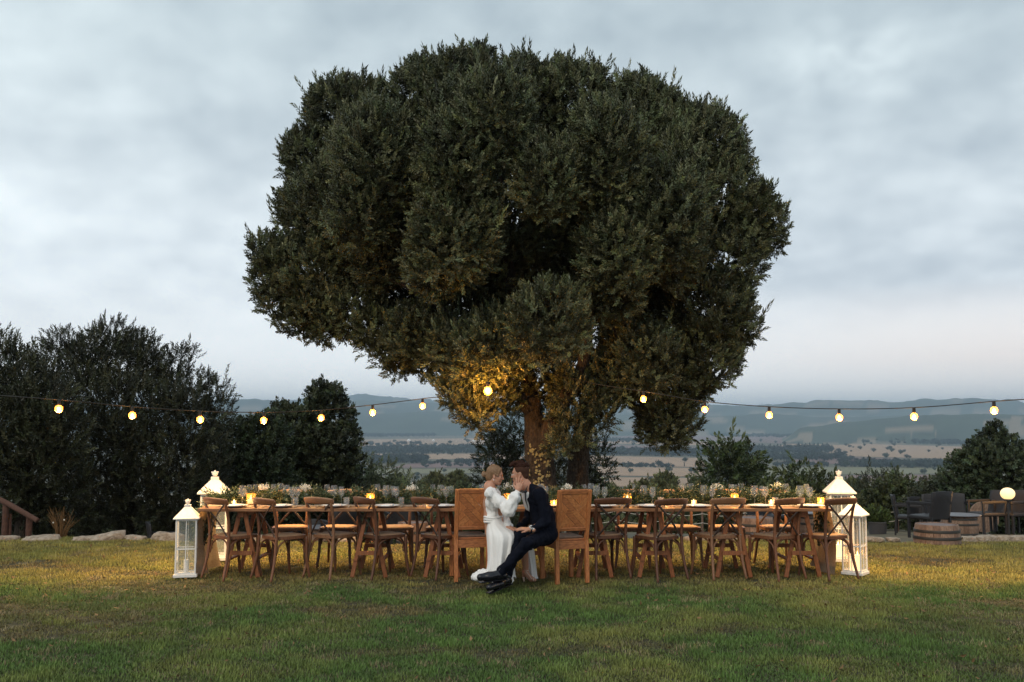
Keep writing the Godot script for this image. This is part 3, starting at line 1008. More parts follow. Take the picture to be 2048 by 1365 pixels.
func trees() -> void:
	var oak_sprig := sprig(15, 0.125, 0.052, 0.021, 1, 1.15)
	var leafy := sprig(16, 0.20, 0.060, 0.024, 2, 1.05)
	var broad := sprig(17, 0.12, 0.055, 0.034, 4, 1.3)
	var coarse := sprig(14, 0.30, 0.12, 0.055, 3)
	# the oak over the table
	var base := Vector3(at(1090, 1000, 15.0).x, 0, -15.0)
	base.y = land(base.x, base.z)
	var oak := thing("holm_oak", "huge rounded dark evergreen oak rising behind the long table, lit from below", "tree", "", base)
	var L := func(px: float, py: float, d: float) -> Vector3: return at(px, py, d) - base
	var tr := limb(oak, "trunk", [Vector3(-0.02, -0.2, 0), L.call(1086, 1040, 15.0), L.call(1083, 960, 15.0), L.call(1078, 900, 15.0), L.call(1066, 830, 15.1), L.call(1052, 740, 15.2), L.call(1030, 620, 15.2), L.call(1010, 470, 15.2), L.call(1000, 340, 15.2)], [0.30, 0.235, 0.205, 0.20, 0.135, 0.115, 0.10, 0.07, 0.03], 56)
	var lich := []
	for i in 60:                                            # pale lichen on the bark
		var t := rng.randf()
		var y := lerpf(1040, 880, t)
		var a := rng.randf_range(-1.3, 1.3)
		var r := lerpf(0.25, 0.205, t) * 1.01
		var p: Vector3 = L.call(lerpf(1086, 1078, t), y, 15.0) + Vector3(sin(a) * r, 0, cos(a) * r)
		lich.append([p, Vector3(sin(a), 0, cos(a))])
	var lm := Mb.new()
	for q in lich:
		for k in 4:
			var n: Vector3 = q[1]
			var s := Vector3.UP.cross(n).normalized()
			var c: Vector3 = q[0] + s * rng.randfn() * 0.025 + Vector3.UP * rng.randfn() * 0.03
			var kk := lm.v.size()
			var sz := rng.randf_range(0.008, 0.024)
			lm.v.append(c + n * 0.012)
			for j in 7:
				var aa := TAU * j / 7.0
				lm.v.append(c + (s * cos(aa) + Vector3.UP * sin(aa)) * sz * rng.randf_range(0.7, 1.2))
			for j in 7:
				lm.tri(kk, kk + 1 + j, kk + 1 + (j + 1) % 7)
	var lo := obj("lichen", lm, M.lichen, tr)
	lo.set_meta("kind", "stuff")
	limb(oak, "limb", [L.call(1079, 915, 14.97), L.call(1100, 860, 14.85), L.call(1128, 800, 14.7), L.call(1155, 765, 14.6), L.call(1172, 700, 14.5), L.call(1190, 560, 14.3)], [0.14, 0.12, 0.115, 0.11, 0.08, 0.03], 36)
	limb(oak, "limb", [L.call(1066, 840, 15.1), L.call(1030, 780, 15.0), L.call(960, 700, 14.7), L.call(860, 600, 14.5), L.call(740, 540, 14.5)], [0.09, 0.08, 0.07, 0.05, 0.02])
	limb(oak, "limb", [L.call(1155, 770, 14.6), L.call(1220, 760, 14.9), L.call(1290, 690, 15.1), L.call(1400, 600, 15.2)], [0.09, 0.075, 0.06, 0.03])
	var t2 := limb(oak, "trunk", [L.call(1158, 1060, 15.7) * Vector3(1, 0, 1) + Vector3(0, -0.2, 0), L.call(1156, 960, 15.6), L.call(1160, 890, 15.5), L.call(1178, 820, 15.4), L.call(1215, 740, 15.3), L.call(1250, 600, 15.2), L.call(1270, 400, 15.2)], [0.21, 0.17, 0.15, 0.13, 0.11, 0.08, 0.03], 40)
	t2.set_meta("label", "darker second trunk leaning outward")
	var cl := px_clumps(OAK, 15.0)
	var mid := at(1035, 430, 15.0)
	for i in 64:                                           # billows over the whole crown
		var t := (i + 0.5) / 64.0
		var y := 1.0 - 2.0 * t
		var a := i * 2.39996 + rng.randf_range(-0.25, 0.25)
		var d := Vector3(cos(a) * sqrt(1.0 - y * y), y + rng.randf_range(-0.06, 0.06), sin(a) * sqrt(1.0 - y * y))
		if d.y < -0.62:
			continue
		var k := rng.randf_range(0.80, 1.0)
		var wide := 2.98 - 0.9 * maxf(0.0, -d.y) - 0.25 * maxf(0.0, d.y)
		var c := mid + Vector3(d.x * wide, d.y * 2.2, d.z * wide * 0.74) * k
		var r := rng.randf_range(0.46, 0.70)
		var s := F / -c.z
		var o := Vector2(1024.0 + c.x * s, 845.0 - (c.y - EYE) * s)
		if Geometry2D.is_point_in_polygon(o + Vector2(d.x, -d.y).normalized() * r * s * 1.25, OAK_OUTLINE):
			cl.append([c, Vector3(r * 0.88, r * 1.14, r * 0.88), 1.3])
	for q in cl:
		q[0] -= base
	crown(oak, cl, 3300.0, oak_sprig, 1.0, Color(0.080, 0.092, 0.047), M.leaf, 0.40, 0.7, 0.07, 0.32)

	# evergreens along the bride's side of the lawn
	var T := func(called: String, label: String, list: Array, depth: float, per: float, me: Mesh, size: float, tone: Color, bx: float, group := "") -> void:
		var tufted := called in ["bay_tree", "feathery_tree", "pointed_shrub"]
		var b := at(bx, 1000, depth)
		b.y = land(b.x, b.z)
		var o := thing(called, label, "tree", group, b)
		var c := px_clumps(list, depth)
		var hi := 0.0
		for q in c:
			q[0] -= b
			hi = maxf(hi, q[0].y)
		limb(o, "trunk", [Vector3(0, -0.4, 0), Vector3(0.05, hi * 0.4, 0), Vector3(-0.05, hi * 0.9, 0)], [0.05 + hi * 0.03, 0.04 + hi * 0.02, 0.02], 8)
		crown(o, c, per, me, size, tone, M.leaf_far if depth > 40.0 else M.leaf, 0.34, 0.8 if tufted else 0.3, 0.035 if tufted else 0.02)
	T.call("feathery_tree", "tall loose dark tree at the edge by the wooden handrail", [[20, 756, 0, 60], [60, 786, -0.3, 60], [-30, 736, 0, 70], [90, 826, -0.5, 60], [40, 866, -0.6, 80], [110, 870, -0.7, 60], [-20, 880, -0.5, 90], [50, 930, -0.5, 80], [100, 960, 0.0, 70], [0, 990, 0, 60], [-20, 836, 0, 80], [30, 1030, 0.3, 60], [110, 1030, 0.4, 60], [70, 1055, 0.5, 50]], 18.0, 900.0, leafy, 1.05, Color(0.034, 0.040, 0.020), 40.0)
	T.call("bay_tree", "broad dark evergreen with upright tufted tops behind the string lights", [[128, 706, 0, 42], [125, 746, 0, 60], [225, 686, 0, 42], [215, 736, 0, 75], [170, 736, 0.3, 55], [265, 736, 0, 55], [285, 706, 0.2, 32], [318, 746, 0.1, 28], [310, 796, 0, 50], [350, 736, 0, 30], [370, 716, 0, 22], [365, 786, 0, 45], [400, 816, -0.2, 40], [435, 786, 0, 22], [440, 826, 0, 26], [410, 776, 0.1, 22], [160, 826, -0.8, 85], [260, 836, -1.0, 85], [350, 850, -0.8, 75], [410, 870, -0.4, 50], [150, 900, -0.8, 80], [240, 920, -1.0, 85], [330, 930, -0.9, 80], [400, 940, -0.5, 55], [180, 1000, -0.4, 75], [270, 1010, -0.5, 75], [360, 1010, -0.4, 70], [420, 1000, 0, 45], [250, 796, 1.2, 110, 0.5], [330, 900, 1.2, 110, 0.5], [180, 900, 1.2, 110, 0.5], [140, 1050, 0, 55], [220, 1060, 0.2, 60], [300, 1060, 0.2, 60], [380, 1060, 0.2, 60], [440, 1055, 0.3, 55]], 20.5, 700.0, leafy, 1.0, Color(0.036, 0.042, 0.022), 250.0)
	T.call("round_bush", "low dark round bush between the two evergreens behind the table", [[440, 900, 0, 45], [490, 885, 0, 45], [530, 880, 0.2, 50], [450, 960, -0.3, 60], [520, 960, -0.4, 65], [470, 1020, 0, 55], [560, 1010, 0, 60]], 23.0, 1100.0, broad, 1.15, Color(0.036, 0.052, 0.024), 490.0)
	T.call("twin_topped_tree", "dark evergreen with two tops behind the white baby's breath", [[650, 805, 0, 34], [640, 790, 0, 22], [668, 800, 0, 22], [655, 850, 0, 52], [570, 845, 0, 36], [560, 830, 0, 22], [590, 880, -0.3, 60], [650, 910, -0.5, 62], [690, 880, 0, 30], [690, 930, 0, 34], [600, 950, -0.4, 62], [670, 975, -0.3, 55], [545, 930, 0, 45], [620, 1020, 0, 65], [700, 1010, 0.2, 50]], 25.0, 1000.0, broad, 1.2, Color(0.040, 0.052, 0.026), 630.0)
	T.call("olive_bush", "pale grey green bush rising beside the twin topped evergreen", [[700, 950, 0, 34], [735, 955, 0, 36], [770, 965, 0.3, 36], [720, 990, -0.2, 40], [760, 1010, 0, 45], [690, 1010, 0, 40], [800, 985, 0.3, 36]], 27.0, 330.0, leafy, 1.2, Color(0.105, 0.125, 0.062), 735.0)
	T.call("dense_bush", "dark bush filling the gap behind the oak trunks", [[985, 900, 0, 34], [1010, 885, 0, 30], [1000, 940, -0.2, 45], [1040, 930, 0, 45], [1110, 930, 0.2, 50], [1190, 930, 0.2, 30], [1200, 900, 0.3, 26], [1205, 955, 0, 26], [1040, 990, 0, 55], [1140, 990, 0.1, 60], [980, 990, 0, 36], [1130, 890, 0.3, 50], [1050, 870, 0.5, 50]], 18.5, 700.0, leafy, 1.0, Color(0.046, 0.058, 0.028), 1100.0)
	T.call("hillside_oak", "round full green tree standing on the slope beyond the groom's side of the table", [[1462, 905, 0, 34], [1450, 925, 0, 36], [1485, 925, 0, 34], [1430, 955, -0.3, 40], [1470, 960, -0.6, 48], [1500, 960, 0, 38], [1460, 1000, 0, 55], [1415, 985, 0, 24], [1520, 985, 0, 28]], 38.0, 130.0, coarse, 1.25, Color(0.060, 0.082, 0.034), 1460.0)
	T.call("garden_tree", "tall dark tree by the lit globe lamp and black chairs", [[1990, 875, 0, 22], [1985, 900, 0, 36], [2015, 900, 0, 28], [1960, 920, 0, 38], [1930, 945, 0, 36], [1990, 950, -0.4, 58], [1920, 985, -0.2, 42], [1970, 1010, -0.4, 55], [2030, 960, 0, 50], [2050, 1010, 0, 55], [2080, 950, 0.2, 50], [2020, 1030, -0.2, 40]], 25.5, 1000.0, broad, 1.2, Color(0.044, 0.062, 0.032), 1995.0)
	T.call("rounded_shrub", "dark rounded shrub behind the upright black chair", [[1890, 1005, 0, 40], [1860, 1008, -0.2, 40], [1900, 1028, 0, 42], [1840, 1028, 0, 32], [1870, 980, 0.2, 24]], 28.0, 800.0, broad, 1.3, Color(0.055, 0.066, 0.036), 1875.0)
	T.call("rounded_shrub", "mid green loose shrub behind the planter", [[1800, 985, 0, 30], [1770, 1005, -0.2, 40], [1810, 1008, 0, 36], [1750, 1018, 0, 34], [1835, 995, 0.2, 24]], 30.0, 750.0, broad, 1.35, Color(0.068, 0.084, 0.036), 1790.0)
	T.call("pointed_shrub", "dark pointed shrub just beside the large white lantern's roof", [[1750, 965, 0, 22], [1745, 990, 0, 32], [1725, 1008, 0, 34], [1700, 995, 0.2, 22], [1770, 980, 0, 22], [1790, 965, 0.1, 18]], 31.0, 280.0, leafy, 1.3, Color(0.044, 0.054, 0.030), 1745.0)
	T.call("broad_bush", "broad light green bush behind the wine glasses near the large lantern", [[1570, 975, 0, 30], [1600, 970, 0, 34], [1635, 978, 0, 30], [1560, 1005, 0, 36], [1610, 1005, -0.3, 42], [1660, 995, 0, 30], [1690, 1010, 0, 32], [1540, 1018, 0, 36], [1640, 1023, 0, 40]], 34.0, 150.0, coarse, 1.1, Color(0.072, 0.092, 0.036), 1610.0)

	# scrub on the slope: young trees, each on its own
	var spots := [[810, 979, 60, 34], [850, 969, 75, 26], [885, 984, 62, 34], [925, 974, 80, 26], [835, 999, 50, 40], [950, 994, 58, 34], [900, 1014, 45, 44], [960, 1024, 40, 40], [780, 1019, 42, 40], [1215, 979, 70, 24], [1245, 989, 60, 30], [1285, 969, 72, 26], [1310, 994, 52, 36], [1350, 984, 64, 28], [1385, 999, 50, 34], [1230, 1019, 42, 40], [1290, 1024, 40, 42], [1350, 1024, 42, 40], [1395, 1029, 44, 34], [1530, 974, 58, 22], [1185, 994, 56, 26], [740, 956, 90, 20], [790, 954, 110, 16], [870, 951, 120, 15], [915, 948, 130, 14], [1330, 951, 110, 16], [1400, 961, 95, 18], [1705, 969, 60, 22], [1300, 1049, 34, 26], [1360, 1054, 34, 24], [1240, 1054, 33, 26]]
	var words := ["rounded green scrub tree", "pale olive green scrub tree", "dark green scrub tree", "loose grey green scrub tree"]
	spots.sort_custom(func(a, b): return a[0] < b[0])
	var nth := -1
	for q in spots:
		nth += 1
		var d: float = q[2]
		var kind := rng.randi_range(0, 3)
		var tone: Color = [Color(0.068, 0.086, 0.034), Color(0.11, 0.12, 0.055), Color(0.046, 0.062, 0.030), Color(0.088, 0.10, 0.056)][kind]
		var b := at(q[0], 1000, d)
		b.y = land(b.x, b.z)
		var top := at(q[0], q[1], d)
		var r: float = q[3] * d / F
		var o := thing("scrub_tree", words[kind] + ", %s along the slope counted from the bride's end" % ORDINAL[nth], "tree", "scrub trees on the slope below the lawn", b)
		var c := [[top - b - Vector3(0, r * 0.8, 0), r * 0.75], [top - b + Vector3(r * 0.7, -r * 1.3, 0), r * 0.8], [top - b + Vector3(-r * 0.7, -r * 1.2, 0.2), r * 0.8], [top - b + Vector3(0, -r * 1.9, r * 0.3), r], [top - b + Vector3(r * 0.2, -r * 0.4, 0), r * 0.4]]
		if d < 100.0:
			c.append([top - b + Vector3(-r * 0.3, -r * 2.7, 0), Vector3(r * 1.2, r, r * 1.2)])
		limb(o, "trunk", [Vector3(0, -0.5, 0), (top - b) * 0.5, top - b], [0.12 * r, 0.09 * r, 0.03 * r], 6)
		crown(o, c, 430.0 / (r * r), coarse, (0.8 + d / 150.0), tone, M.leaf_far, 0.3, 0.25, 0.02)
	# the mass of scrub between and below them
	var xs := []
	var cs := []
	var sc := sprig(16, 0.3, 0.12, 0.06, 5)
	for i in 42000:
		var d := 34.0 * pow(6.5, rng.randf())
		var x := rng.randf_range(-0.62, 0.62) * d
		var y := land(x, -d)
		var n := 0.5 + 0.5 * noise.get_noise_2d(x * 0.09, d * 0.09)
		var hgt := (0.7 + d * 0.012) * (0.3 + 1.1 * n)
		var p := Vector3(x, y + rng.randf() * hgt, -d)
		var s := (0.75 + d * 0.012) * rng.randf_range(0.8, 1.5)
		var up := (Vector3.UP + Vector3(rng.randfn(), 0, rng.randfn()) * 0.5).normalized()
		var xx := up.cross(Vector3(rng.randfn(), rng.randfn(), rng.randfn())).normalized()
		xs.append(Transform3D(Basis(xx, up, xx.cross(up)).scaled(Vector3.ONE * s), p))
		var g := rng.randf_range(0.6, 1.3) * (0.7 + 0.6 * n)
		cs.append(Color(0.075 * g, 0.088 * g, 0.040 * g))
	tag(many("undergrowth", sc, M.leaf_far, xs, cs, self), "scrubby green undergrowth covering the slope below the lawn", "undergrowth")
	# woods of the lower slope
	xs = []
	cs = []
	var bt := blob_tree(110, 0.36)
	for i in 2600:
		var d := 150.0 + 560.0 * pow(rng.randf(), 0.9)
		var x := rng.randf_range(-0.66, 0.66) * d
		if noise.get_noise_2d(x * 0.012, d * 0.012) < -0.12:
			continue
		var s := rng.randf_range(4.5, 8.0)
		xs.append(Transform3D(Basis(Vector3.UP, rng.randf() * TAU).scaled(Vector3(s, s * rng.randf_range(0.8, 1.1), s)), Vector3(x, land(x, -d) - 0.5, -d)))
		var g := rng.randf_range(0.65, 1.4)
		cs.append(Color(0.075 * g, 0.088 * g, 0.043 * g))
	tag(many("hillside_wood", bt, M.leaf_far, xs, cs, self), "light green wood covering the lower slope down to the fields", "wood")

# ---------------------------------------------------------------- grass
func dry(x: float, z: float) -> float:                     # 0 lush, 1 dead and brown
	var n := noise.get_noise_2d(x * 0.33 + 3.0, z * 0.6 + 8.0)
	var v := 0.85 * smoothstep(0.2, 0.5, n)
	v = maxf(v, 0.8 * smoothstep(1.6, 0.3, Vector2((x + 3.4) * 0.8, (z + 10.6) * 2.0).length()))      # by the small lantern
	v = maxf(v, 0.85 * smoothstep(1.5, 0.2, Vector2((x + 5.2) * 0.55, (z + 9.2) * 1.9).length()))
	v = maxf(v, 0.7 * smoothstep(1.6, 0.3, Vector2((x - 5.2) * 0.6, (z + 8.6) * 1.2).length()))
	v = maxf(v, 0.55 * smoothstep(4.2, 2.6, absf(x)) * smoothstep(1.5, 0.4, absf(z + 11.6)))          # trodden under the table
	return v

func lawn_grass() -> void:
	var m := Mb.new()
	var r := RandomNumberGenerator.new()
	r.seed = 12
	for i in 44:
		var a := r.randf() * TAU
		var q := sqrt(r.randf()) * 0.085
		var p := Vector3(cos(a) * q, -0.005, sin(a) * q)
		var b := r.randf() * TAU
		var lean := Vector3(cos(b), 0, sin(b)) * r.randf_range(0.2, 1.1)
		var side := Vector3(-sin(b), 0, cos(b)) * r.randf_range(0.0022, 0.0042)
		var h := r.randf_range(0.022, 0.05)
		var k := m.v.size()
		var mid := p + (Vector3.UP * 0.75 + lean * 0.25) * h * 0.6
		var tip := p + (Vector3.UP * 0.8 + lean * 0.8) * h
		m.v.append(p - side); m.v.append(p + side); m.v.append(mid - side * 0.8); m.v.append(mid + side * 0.8); m.v.append(tip)
		m.quad(k, k + 1, k + 3, k + 2)
		m.tri(k + 2, k + 3, k + 4)
	var tuft := m.commit()
	var xs := []
	var cs := []
	var z := -5.2
	while z > -15.3:
		var half := 0.60 * -z + 0.6
		var step := 0.075 + 0.002 * (-z - 5.0)
		var x := -half
		while x < half:
			var p := Vector3(x + rng.randf_range(-0.04, 0.04), 0, z + rng.randf_range(-0.04, 0.04))
			x += step
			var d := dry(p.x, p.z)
			if rng.randf() < d * 0.45:
				continue
			p.y = land(p.x, p.z) + 0.012 * noise.get_noise_2d(p.x * 0.8, p.z * 0.8) - 0.02
			var n := noise.get_noise_2d(p.x * 2.5, p.z * 2.5)
			var n2 := noise.get_noise_2d(p.x * 0.5 + 20.0, p.z * 0.5)
			var s := rng.randf_range(0.75, 1.25) * (1.0 + 0.85 * n) * (1.0 - 0.35 * d)
			xs.append(Transform3D(Basis(Vector3.UP, rng.randf() * TAU).scaled(Vector3(1.0, s, 1.0)), p))
			var g := rng.randf_range(0.7, 1.3) * (1.0 + 0.5 * n)
			var c := Color(0.092, 0.160, 0.038).lerp(Color(0.30, 0.262, 0.075), clampf(0.12 + n2 * 0.8 + smoothstep(-10.0, -11.5, p.z) * 0.85, 0.0, 1.0))  # far strip dry yellow, brighter still with bulb light put into the colour
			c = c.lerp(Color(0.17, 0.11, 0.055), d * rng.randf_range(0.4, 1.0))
			if rng.randf() < 0.06:
				c = Color(0.24, 0.20, 0.11)
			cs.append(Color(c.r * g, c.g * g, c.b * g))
		z -= step
	var fallen := Mb.new()
	fallen.leaf(Vector3(-0.025, 0.0, 0), Vector3.RIGHT, Vector3(0, 0, 1), 0.05, 0.022, 0.4)
	var fx := []
	var fc := []
	for i in 900:
		var d := rng.randf_range(5.6, 14.3)
		var p := Vector3(rng.randf_range(-0.58, 0.58) * d, 0.022, -d)
		if rng.randf() < 0.5:
			p = Vector3(rng.randfn() * 3.2, 0.022, -12.3 + rng.randfn() * 1.2)
		fx.append(Transform3D(Basis.from_euler(Vector3(rng.randfn() * 0.5, rng.randf() * TAU, rng.randfn() * 0.5)).scaled(Vector3.ONE * rng.randf_range(0.6, 1.2)), p))
		var g := rng.randf_range(0.6, 1.3)
		fc.append(Color(0.20 * g, 0.12 * g, 0.055 * g))
	tag(many("fallen_leaves", fallen.commit(), M.leaf_far, fx, fc, self), "small dry brown leaves fallen over the lawn", "leaves")
	tag(many("grass", tuft, M.grass, xs, cs, self), "short green grass of the lawn with yellowed and bare patches, far strip painted bulb-lit", "grass")

# ---------------------------------------------------------------- what stands on the table
func wine_glass(wide: bool) -> ArrayMesh:
	var m := Mb.new()
	var k := 1.0 if wide else 0.80
	var h := 0.218 if wide else 0.205
	var prof := [[0.001, 0.0], [0.034, 0.0], [0.035, 0.002], [0.012, 0.006], [0.0045, 0.014], [0.0036, 0.05], [0.004, 0.082], [0.012, 0.09], [0.030 * k, 0.103], [0.0435 * k, 0.122], [0.046 * k, 0.138], [0.043 * k, 0.165], [0.0375 * k, 0.19], [0.034 * k, h]]
	m.lathe(prof, 18)
	return m.commit()

func tumbler(r: float, h: float) -> ArrayMesh:
	return Mb.new().lathe([[0.001, 0.0], [r * 0.86, 0.0], [r * 0.95, 0.012], [r, h], [r - 0.002, h], [r * 0.9, 0.014], [0.001, 0.012]], 18).commit()

func setting_the_table() -> void:
	var wide := wine_glass(true)
	var slim := wine_glass(false)
	var tum := tumbler(0.036, 0.088)
	var words := ["first", "second", "third", "fourth", "fifth", "sixth"]
	var groups := [
		["the outermost cluster", [[491, "w", 11.4], [504.6, "s", 11.75], [517, "s", 11.85]]],
		["the second cluster", [[553, "s", 11.85], [565.5, "w", 11.8], [578, "w", 11.5], [589, "s", 11.35], [599.5, "s", 11.4]]],
		["the third cluster", [[658, "s", 11.8], [672, "w", 11.45], [686.6, "s", 11.4]]],
		["the cluster by the largest votive", [[758, "s", 11.85], [775, "w", 11.45], [788, "s", 11.5], [795, "s", 11.4]]],
		["the cluster beside the bride's carved chair", [[867, "s", 11.8], [883, "w", 11.5], [894, "s", 11.4], [903, "s", 11.5]]],
		["the pair just behind the bride", [[962, "s", 11.8], [998, "s", 11.6]]],
		["the pair just behind the groom's shoulder", [[1080, "w", 11.7], [1090, "s", 11.5]]],
		["the cluster beside the groom's carved chair", [[1166, "s", 11.8], [1180, "w", 11.75], [1191, "w", 11.4], [1207, "s", 11.35]]],
		["the second cluster past the groom", [[1267, "s", 11.85], [1284, "w", 11.45], [1302, "s", 11.35]]],
		["the third cluster past the groom", [[1358, "s", 11.85], [1367, "s", 11.8], [1377, "w", 11.75], [1403, "w", 11.45], [1420, "s", 11.35]]],
		["the fourth cluster past the groom", [[1458, "s", 11.85], [1463, "s", 11.75], [1477, "w", 11.75], [1503, "w", 11.4], [1518, "s", 11.5], [1525, "s", 11.4]]],
		["the last cluster by the lanterns", [[1565, "w", 11.75], [1593, "w", 11.4], [1606, "s", 11.9], [1612.5, "s", 11.35]]],
	]
	for g in groups:
		var k := 0
		for q in g[1]:
			var o := obj("wine_glass", wide if q[1] == "w" else slim, M.glass)
			o.position = Vector3(X(q[0], q[2]), TOP + 0.006, -q[2])
			o.rotation.y = rng.randf() * TAU
			tag(o, "%s clear wine glass from the bride's end in %s" % [words[k], g[0]], "wine glass", "wine glasses on the table")
			k += 1
	var tl := [[596, "water tumbler in front of the second glass cluster from the bride's end"], [697, "water tumbler behind the third near chair"], [805, "water tumbler behind the fourth near chair"], [1225, "water tumbler behind the first chair past the groom"], [1318, "water tumbler behind the second chair past the groom"], [1442, "water tumbler behind the third chair past the groom"], [1544, "water tumbler beside a votive behind the fourth chair past the groom"], [852, "water tumbler by the small votive near the bride's carved chair"]]
	for q in tl:
		var o := obj("tumbler", tum, M.glass)
		o.position = Vector3(X(q[0], 11.35), TOP + 0.006, -11.35)
		tag(o, "clear " + q[1], "tumbler", "water tumblers on the table")
	# plates with folded napkins and cutlery at every place
	var plate := Mb.new().lathe([[0.001, 0.0], [0.085, 0.0], [0.10, 0.006], [0.145, 0.018], [0.146, 0.021], [0.10, 0.010], [0.001, 0.007]], 28).commit()
	var nap := Mb.new().box(Vector3(0, 0.018, 0), Vector3(0.10, 0.016, 0.2), Basis(), 0.005).commit()
	var fork := Mb.new().box(Vector3(0, 0.004, 0.04), Vector3(0.010, 0.003, 0.12)).box(Vector3(0, 0.004, -0.055), Vector3(0.020, 0.003, 0.07)).commit()
	var knife := Mb.new().box(Vector3(0, 0.004, 0.0), Vector3(0.014, 0.003, 0.2)).commit()
	var names := ["first", "second", "third", "fourth", "fifth"]
	var places := []
	for i in 5:
		places.append([[476, 566, 672, 776, 886][i], 11.12, "%s place from the bride's end" % names[i]])
		places.append([[1205, 1296, 1392, 1514, 1614][i], 11.12, "%s place past the groom" % names[i]])
	for i in 8:
		places.append([[587, 683, 795, 890, 1262, 1358, 1447, 1549][i], 11.8, "%s far place %s" % [names[i % 4], "from the bride's end" if i < 4 else "past the groom"]])
	places.append([975, 11.15, "place before the bride's chair"])
	places.append([1120, 11.15, "place before the groom's chair"])
	for q in places:
		var p := Vector3(X(q[0], q[1]), TOP + 0.006, -q[1])
		var o := obj("plate", plate, M.porcelain)
		o.position = p
		tag(o, "white dinner plate at the " + q[2], "plate", "white plates")
		if q[1] > 11.5:
			continue
		var n := obj("napkin", nap, M.napkin)
		n.position = p + Vector3(0.01, 0.0, 0)
		n.rotation.y = rng.randf_range(-0.2, 0.2)
		tag(n, "folded white napkin on the plate at the " + q[2], "napkin", "white napkins")
		for s in [-1.0, 1.0]:
			var f := obj("fork" if s < 0.0 else "knife", fork if s < 0.0 else knife, M.steel)
			f.position = p + Vector3(s * 0.175, 0, 0)
			tag(f, "steel %s beside the plate at the %s" % ["fork" if s < 0.0 else "knife", q[2]], "fork" if s < 0.0 else "knife", "cutlery on the table")
	# votive candles
	var votives := [[508, 11.4, 0.052, 0.125, "large lit glass votive in front of the outermost glass cluster at the bride's end"], [475, 11.35, 0.028, 0.05, "small lit votive nearest the bride's end of the table"], [552, 11.3, 0.028, 0.05, "small lit votive behind the second near chair"], [744, 11.4, 0.05, 0.125, "large lit glass votive between the third and fourth glass cluster"], [841, 11.8, 0.04, 0.08, "lit votive half hidden by leaves near the bride's carved chair"], [857, 11.3, 0.032, 0.06, "small lit votive in front of the leaves by the bride's carved chair"], [1017, 11.35, 0.05, 0.125, "lit amber votive glowing between the couple's chests"], [1105, 11.55, 0.045, 0.095, "lit amber votive behind the groom's back, the farther of two"], [1107, 11.15, 0.04, 0.07, "lit votive behind the groom's back, the nearer of two"], [1252, 11.4, 0.05, 0.125, "large lit votive in the leaves of the first cluster past the groom"], [1330, 11.3, 0.032, 0.06, "small lit votive beside a tumbler behind the second chair past the groom"], [1352, 11.75, 0.045, 0.09, "lit votive on the far side before the third glass cluster"], [1383, 11.3, 0.03, 0.06, "small lit votive between second and third chair past the groom"], [1464, 11.4, 0.047, 0.125, "large lit votive in front of the fourth glass cluster past the groom"], [1536, 11.32, 0.032, 0.06, "small lit votive behind the fourth chair past the groom"], [1634, 11.35, 0.04, 0.085, "lit votive nearest the groom's end of the table"]]
	for q in votives:
		var r: float = q[2]
		var h: float = q[3]
		var o := thing("votive", q[4], "candle", "lit votive candles on the table", Vector3(X(q[0], q[1]), TOP + 0.006, -q[1]))
		obj("jar", tumbler(r, h), M.amber if r > 0.036 else M.glass, o)
		var wx := h * (0.5 if h > 0.1 else 0.34)
		var c := obj("candle", Mb.new().lathe([[0.001, 0.014], [r * 0.7, 0.014], [r * 0.7, wx], [0.001, wx - 0.002]], 14), M.wax, o)
		obj("flame", Mb.new().lathe([[0.001, wx], [0.011, wx + 0.012], [0.009, wx + 0.026], [0.001, wx + 0.048]], 8), M.flame, c)
		lamp(o, Vector3(0, wx + 0.018, 0), 0.05 if r > 0.036 else 0.03, Color(1.0, 0.62, 0.28), 0.012, 4.0)
	# baby's breath in glass vases
	var vs := [[533, 11.5, "baby's breath bunch nearest the bride's end"], [617, 11.5, "second baby's breath bunch from the bride's end"], [825, 11.5, "baby's breath bunch near the fifth chair, before the bride"], [1016, 11.6, "baby's breath bunch seen between the couple's faces"], [1133, 11.5, "baby's breath bunch above the groom's carved chair"], [1428, 11.6, "baby's breath bunch behind the third chair past the groom"], [1548, 11.7, "baby's breath bunch nearest the groom's end"]]
	for q in vs:
		var o := thing("flower_vase", "white " + q[2] + " in a glass vase", "flowers", "baby's breath bunches on the table", Vector3(X(q[0], q[1]), TOP + 0.006, -q[1]), rng.randf() * TAU)
		obj("vase", Mb.new().lathe([[0.001, 0.0], [0.028, 0.0], [0.03, 0.01], [0.027, 0.12], [0.025, 0.12], [0.027, 0.012], [0.001, 0.01]], 16), M.glass, o)
		var st := Mb.new()
		var bl := Mb.new()
		for i in 26:
			var d := Vector3(rng.randfn(), absf(rng.randfn()) * 0.9 + 0.1, rng.randfn()).normalized()
			var c := Vector3(0, 0.165, 0) + d * Vector3(0.066, 0.058, 0.066) * (0.55 + 0.45 * rng.randf())
			st.rod(Vector3(rng.randfn() * 0.006, 0.02, rng.randfn() * 0.006), c, 0.0012, 0.0008, 3)
			for j in 7:
				var f := c + Vector3(rng.randfn(), rng.randfn(), rng.randfn()) * 0.011
				bl.ball(f, Vector3.ONE * rng.randf_range(0.0035, 0.0065), 5, 3)
		obj("stem", st, M.stem, o).set_meta("kind", "stuff")
		obj("blossom", bl, M.blossom, o).set_meta("kind", "stuff")
	# garland along the middle, hanging at both ends
	var ga := thing("garland", "long garland of olive and eucalyptus leaves running along the table", "garland", "", Vector3(0, TOP, -11.58))
	var olive := sprig(14, 0.17, 0.058, 0.014, 21, 0.8)
	var euca := sprig(11, 0.15, 0.042, 0.030, 22, 1.1)
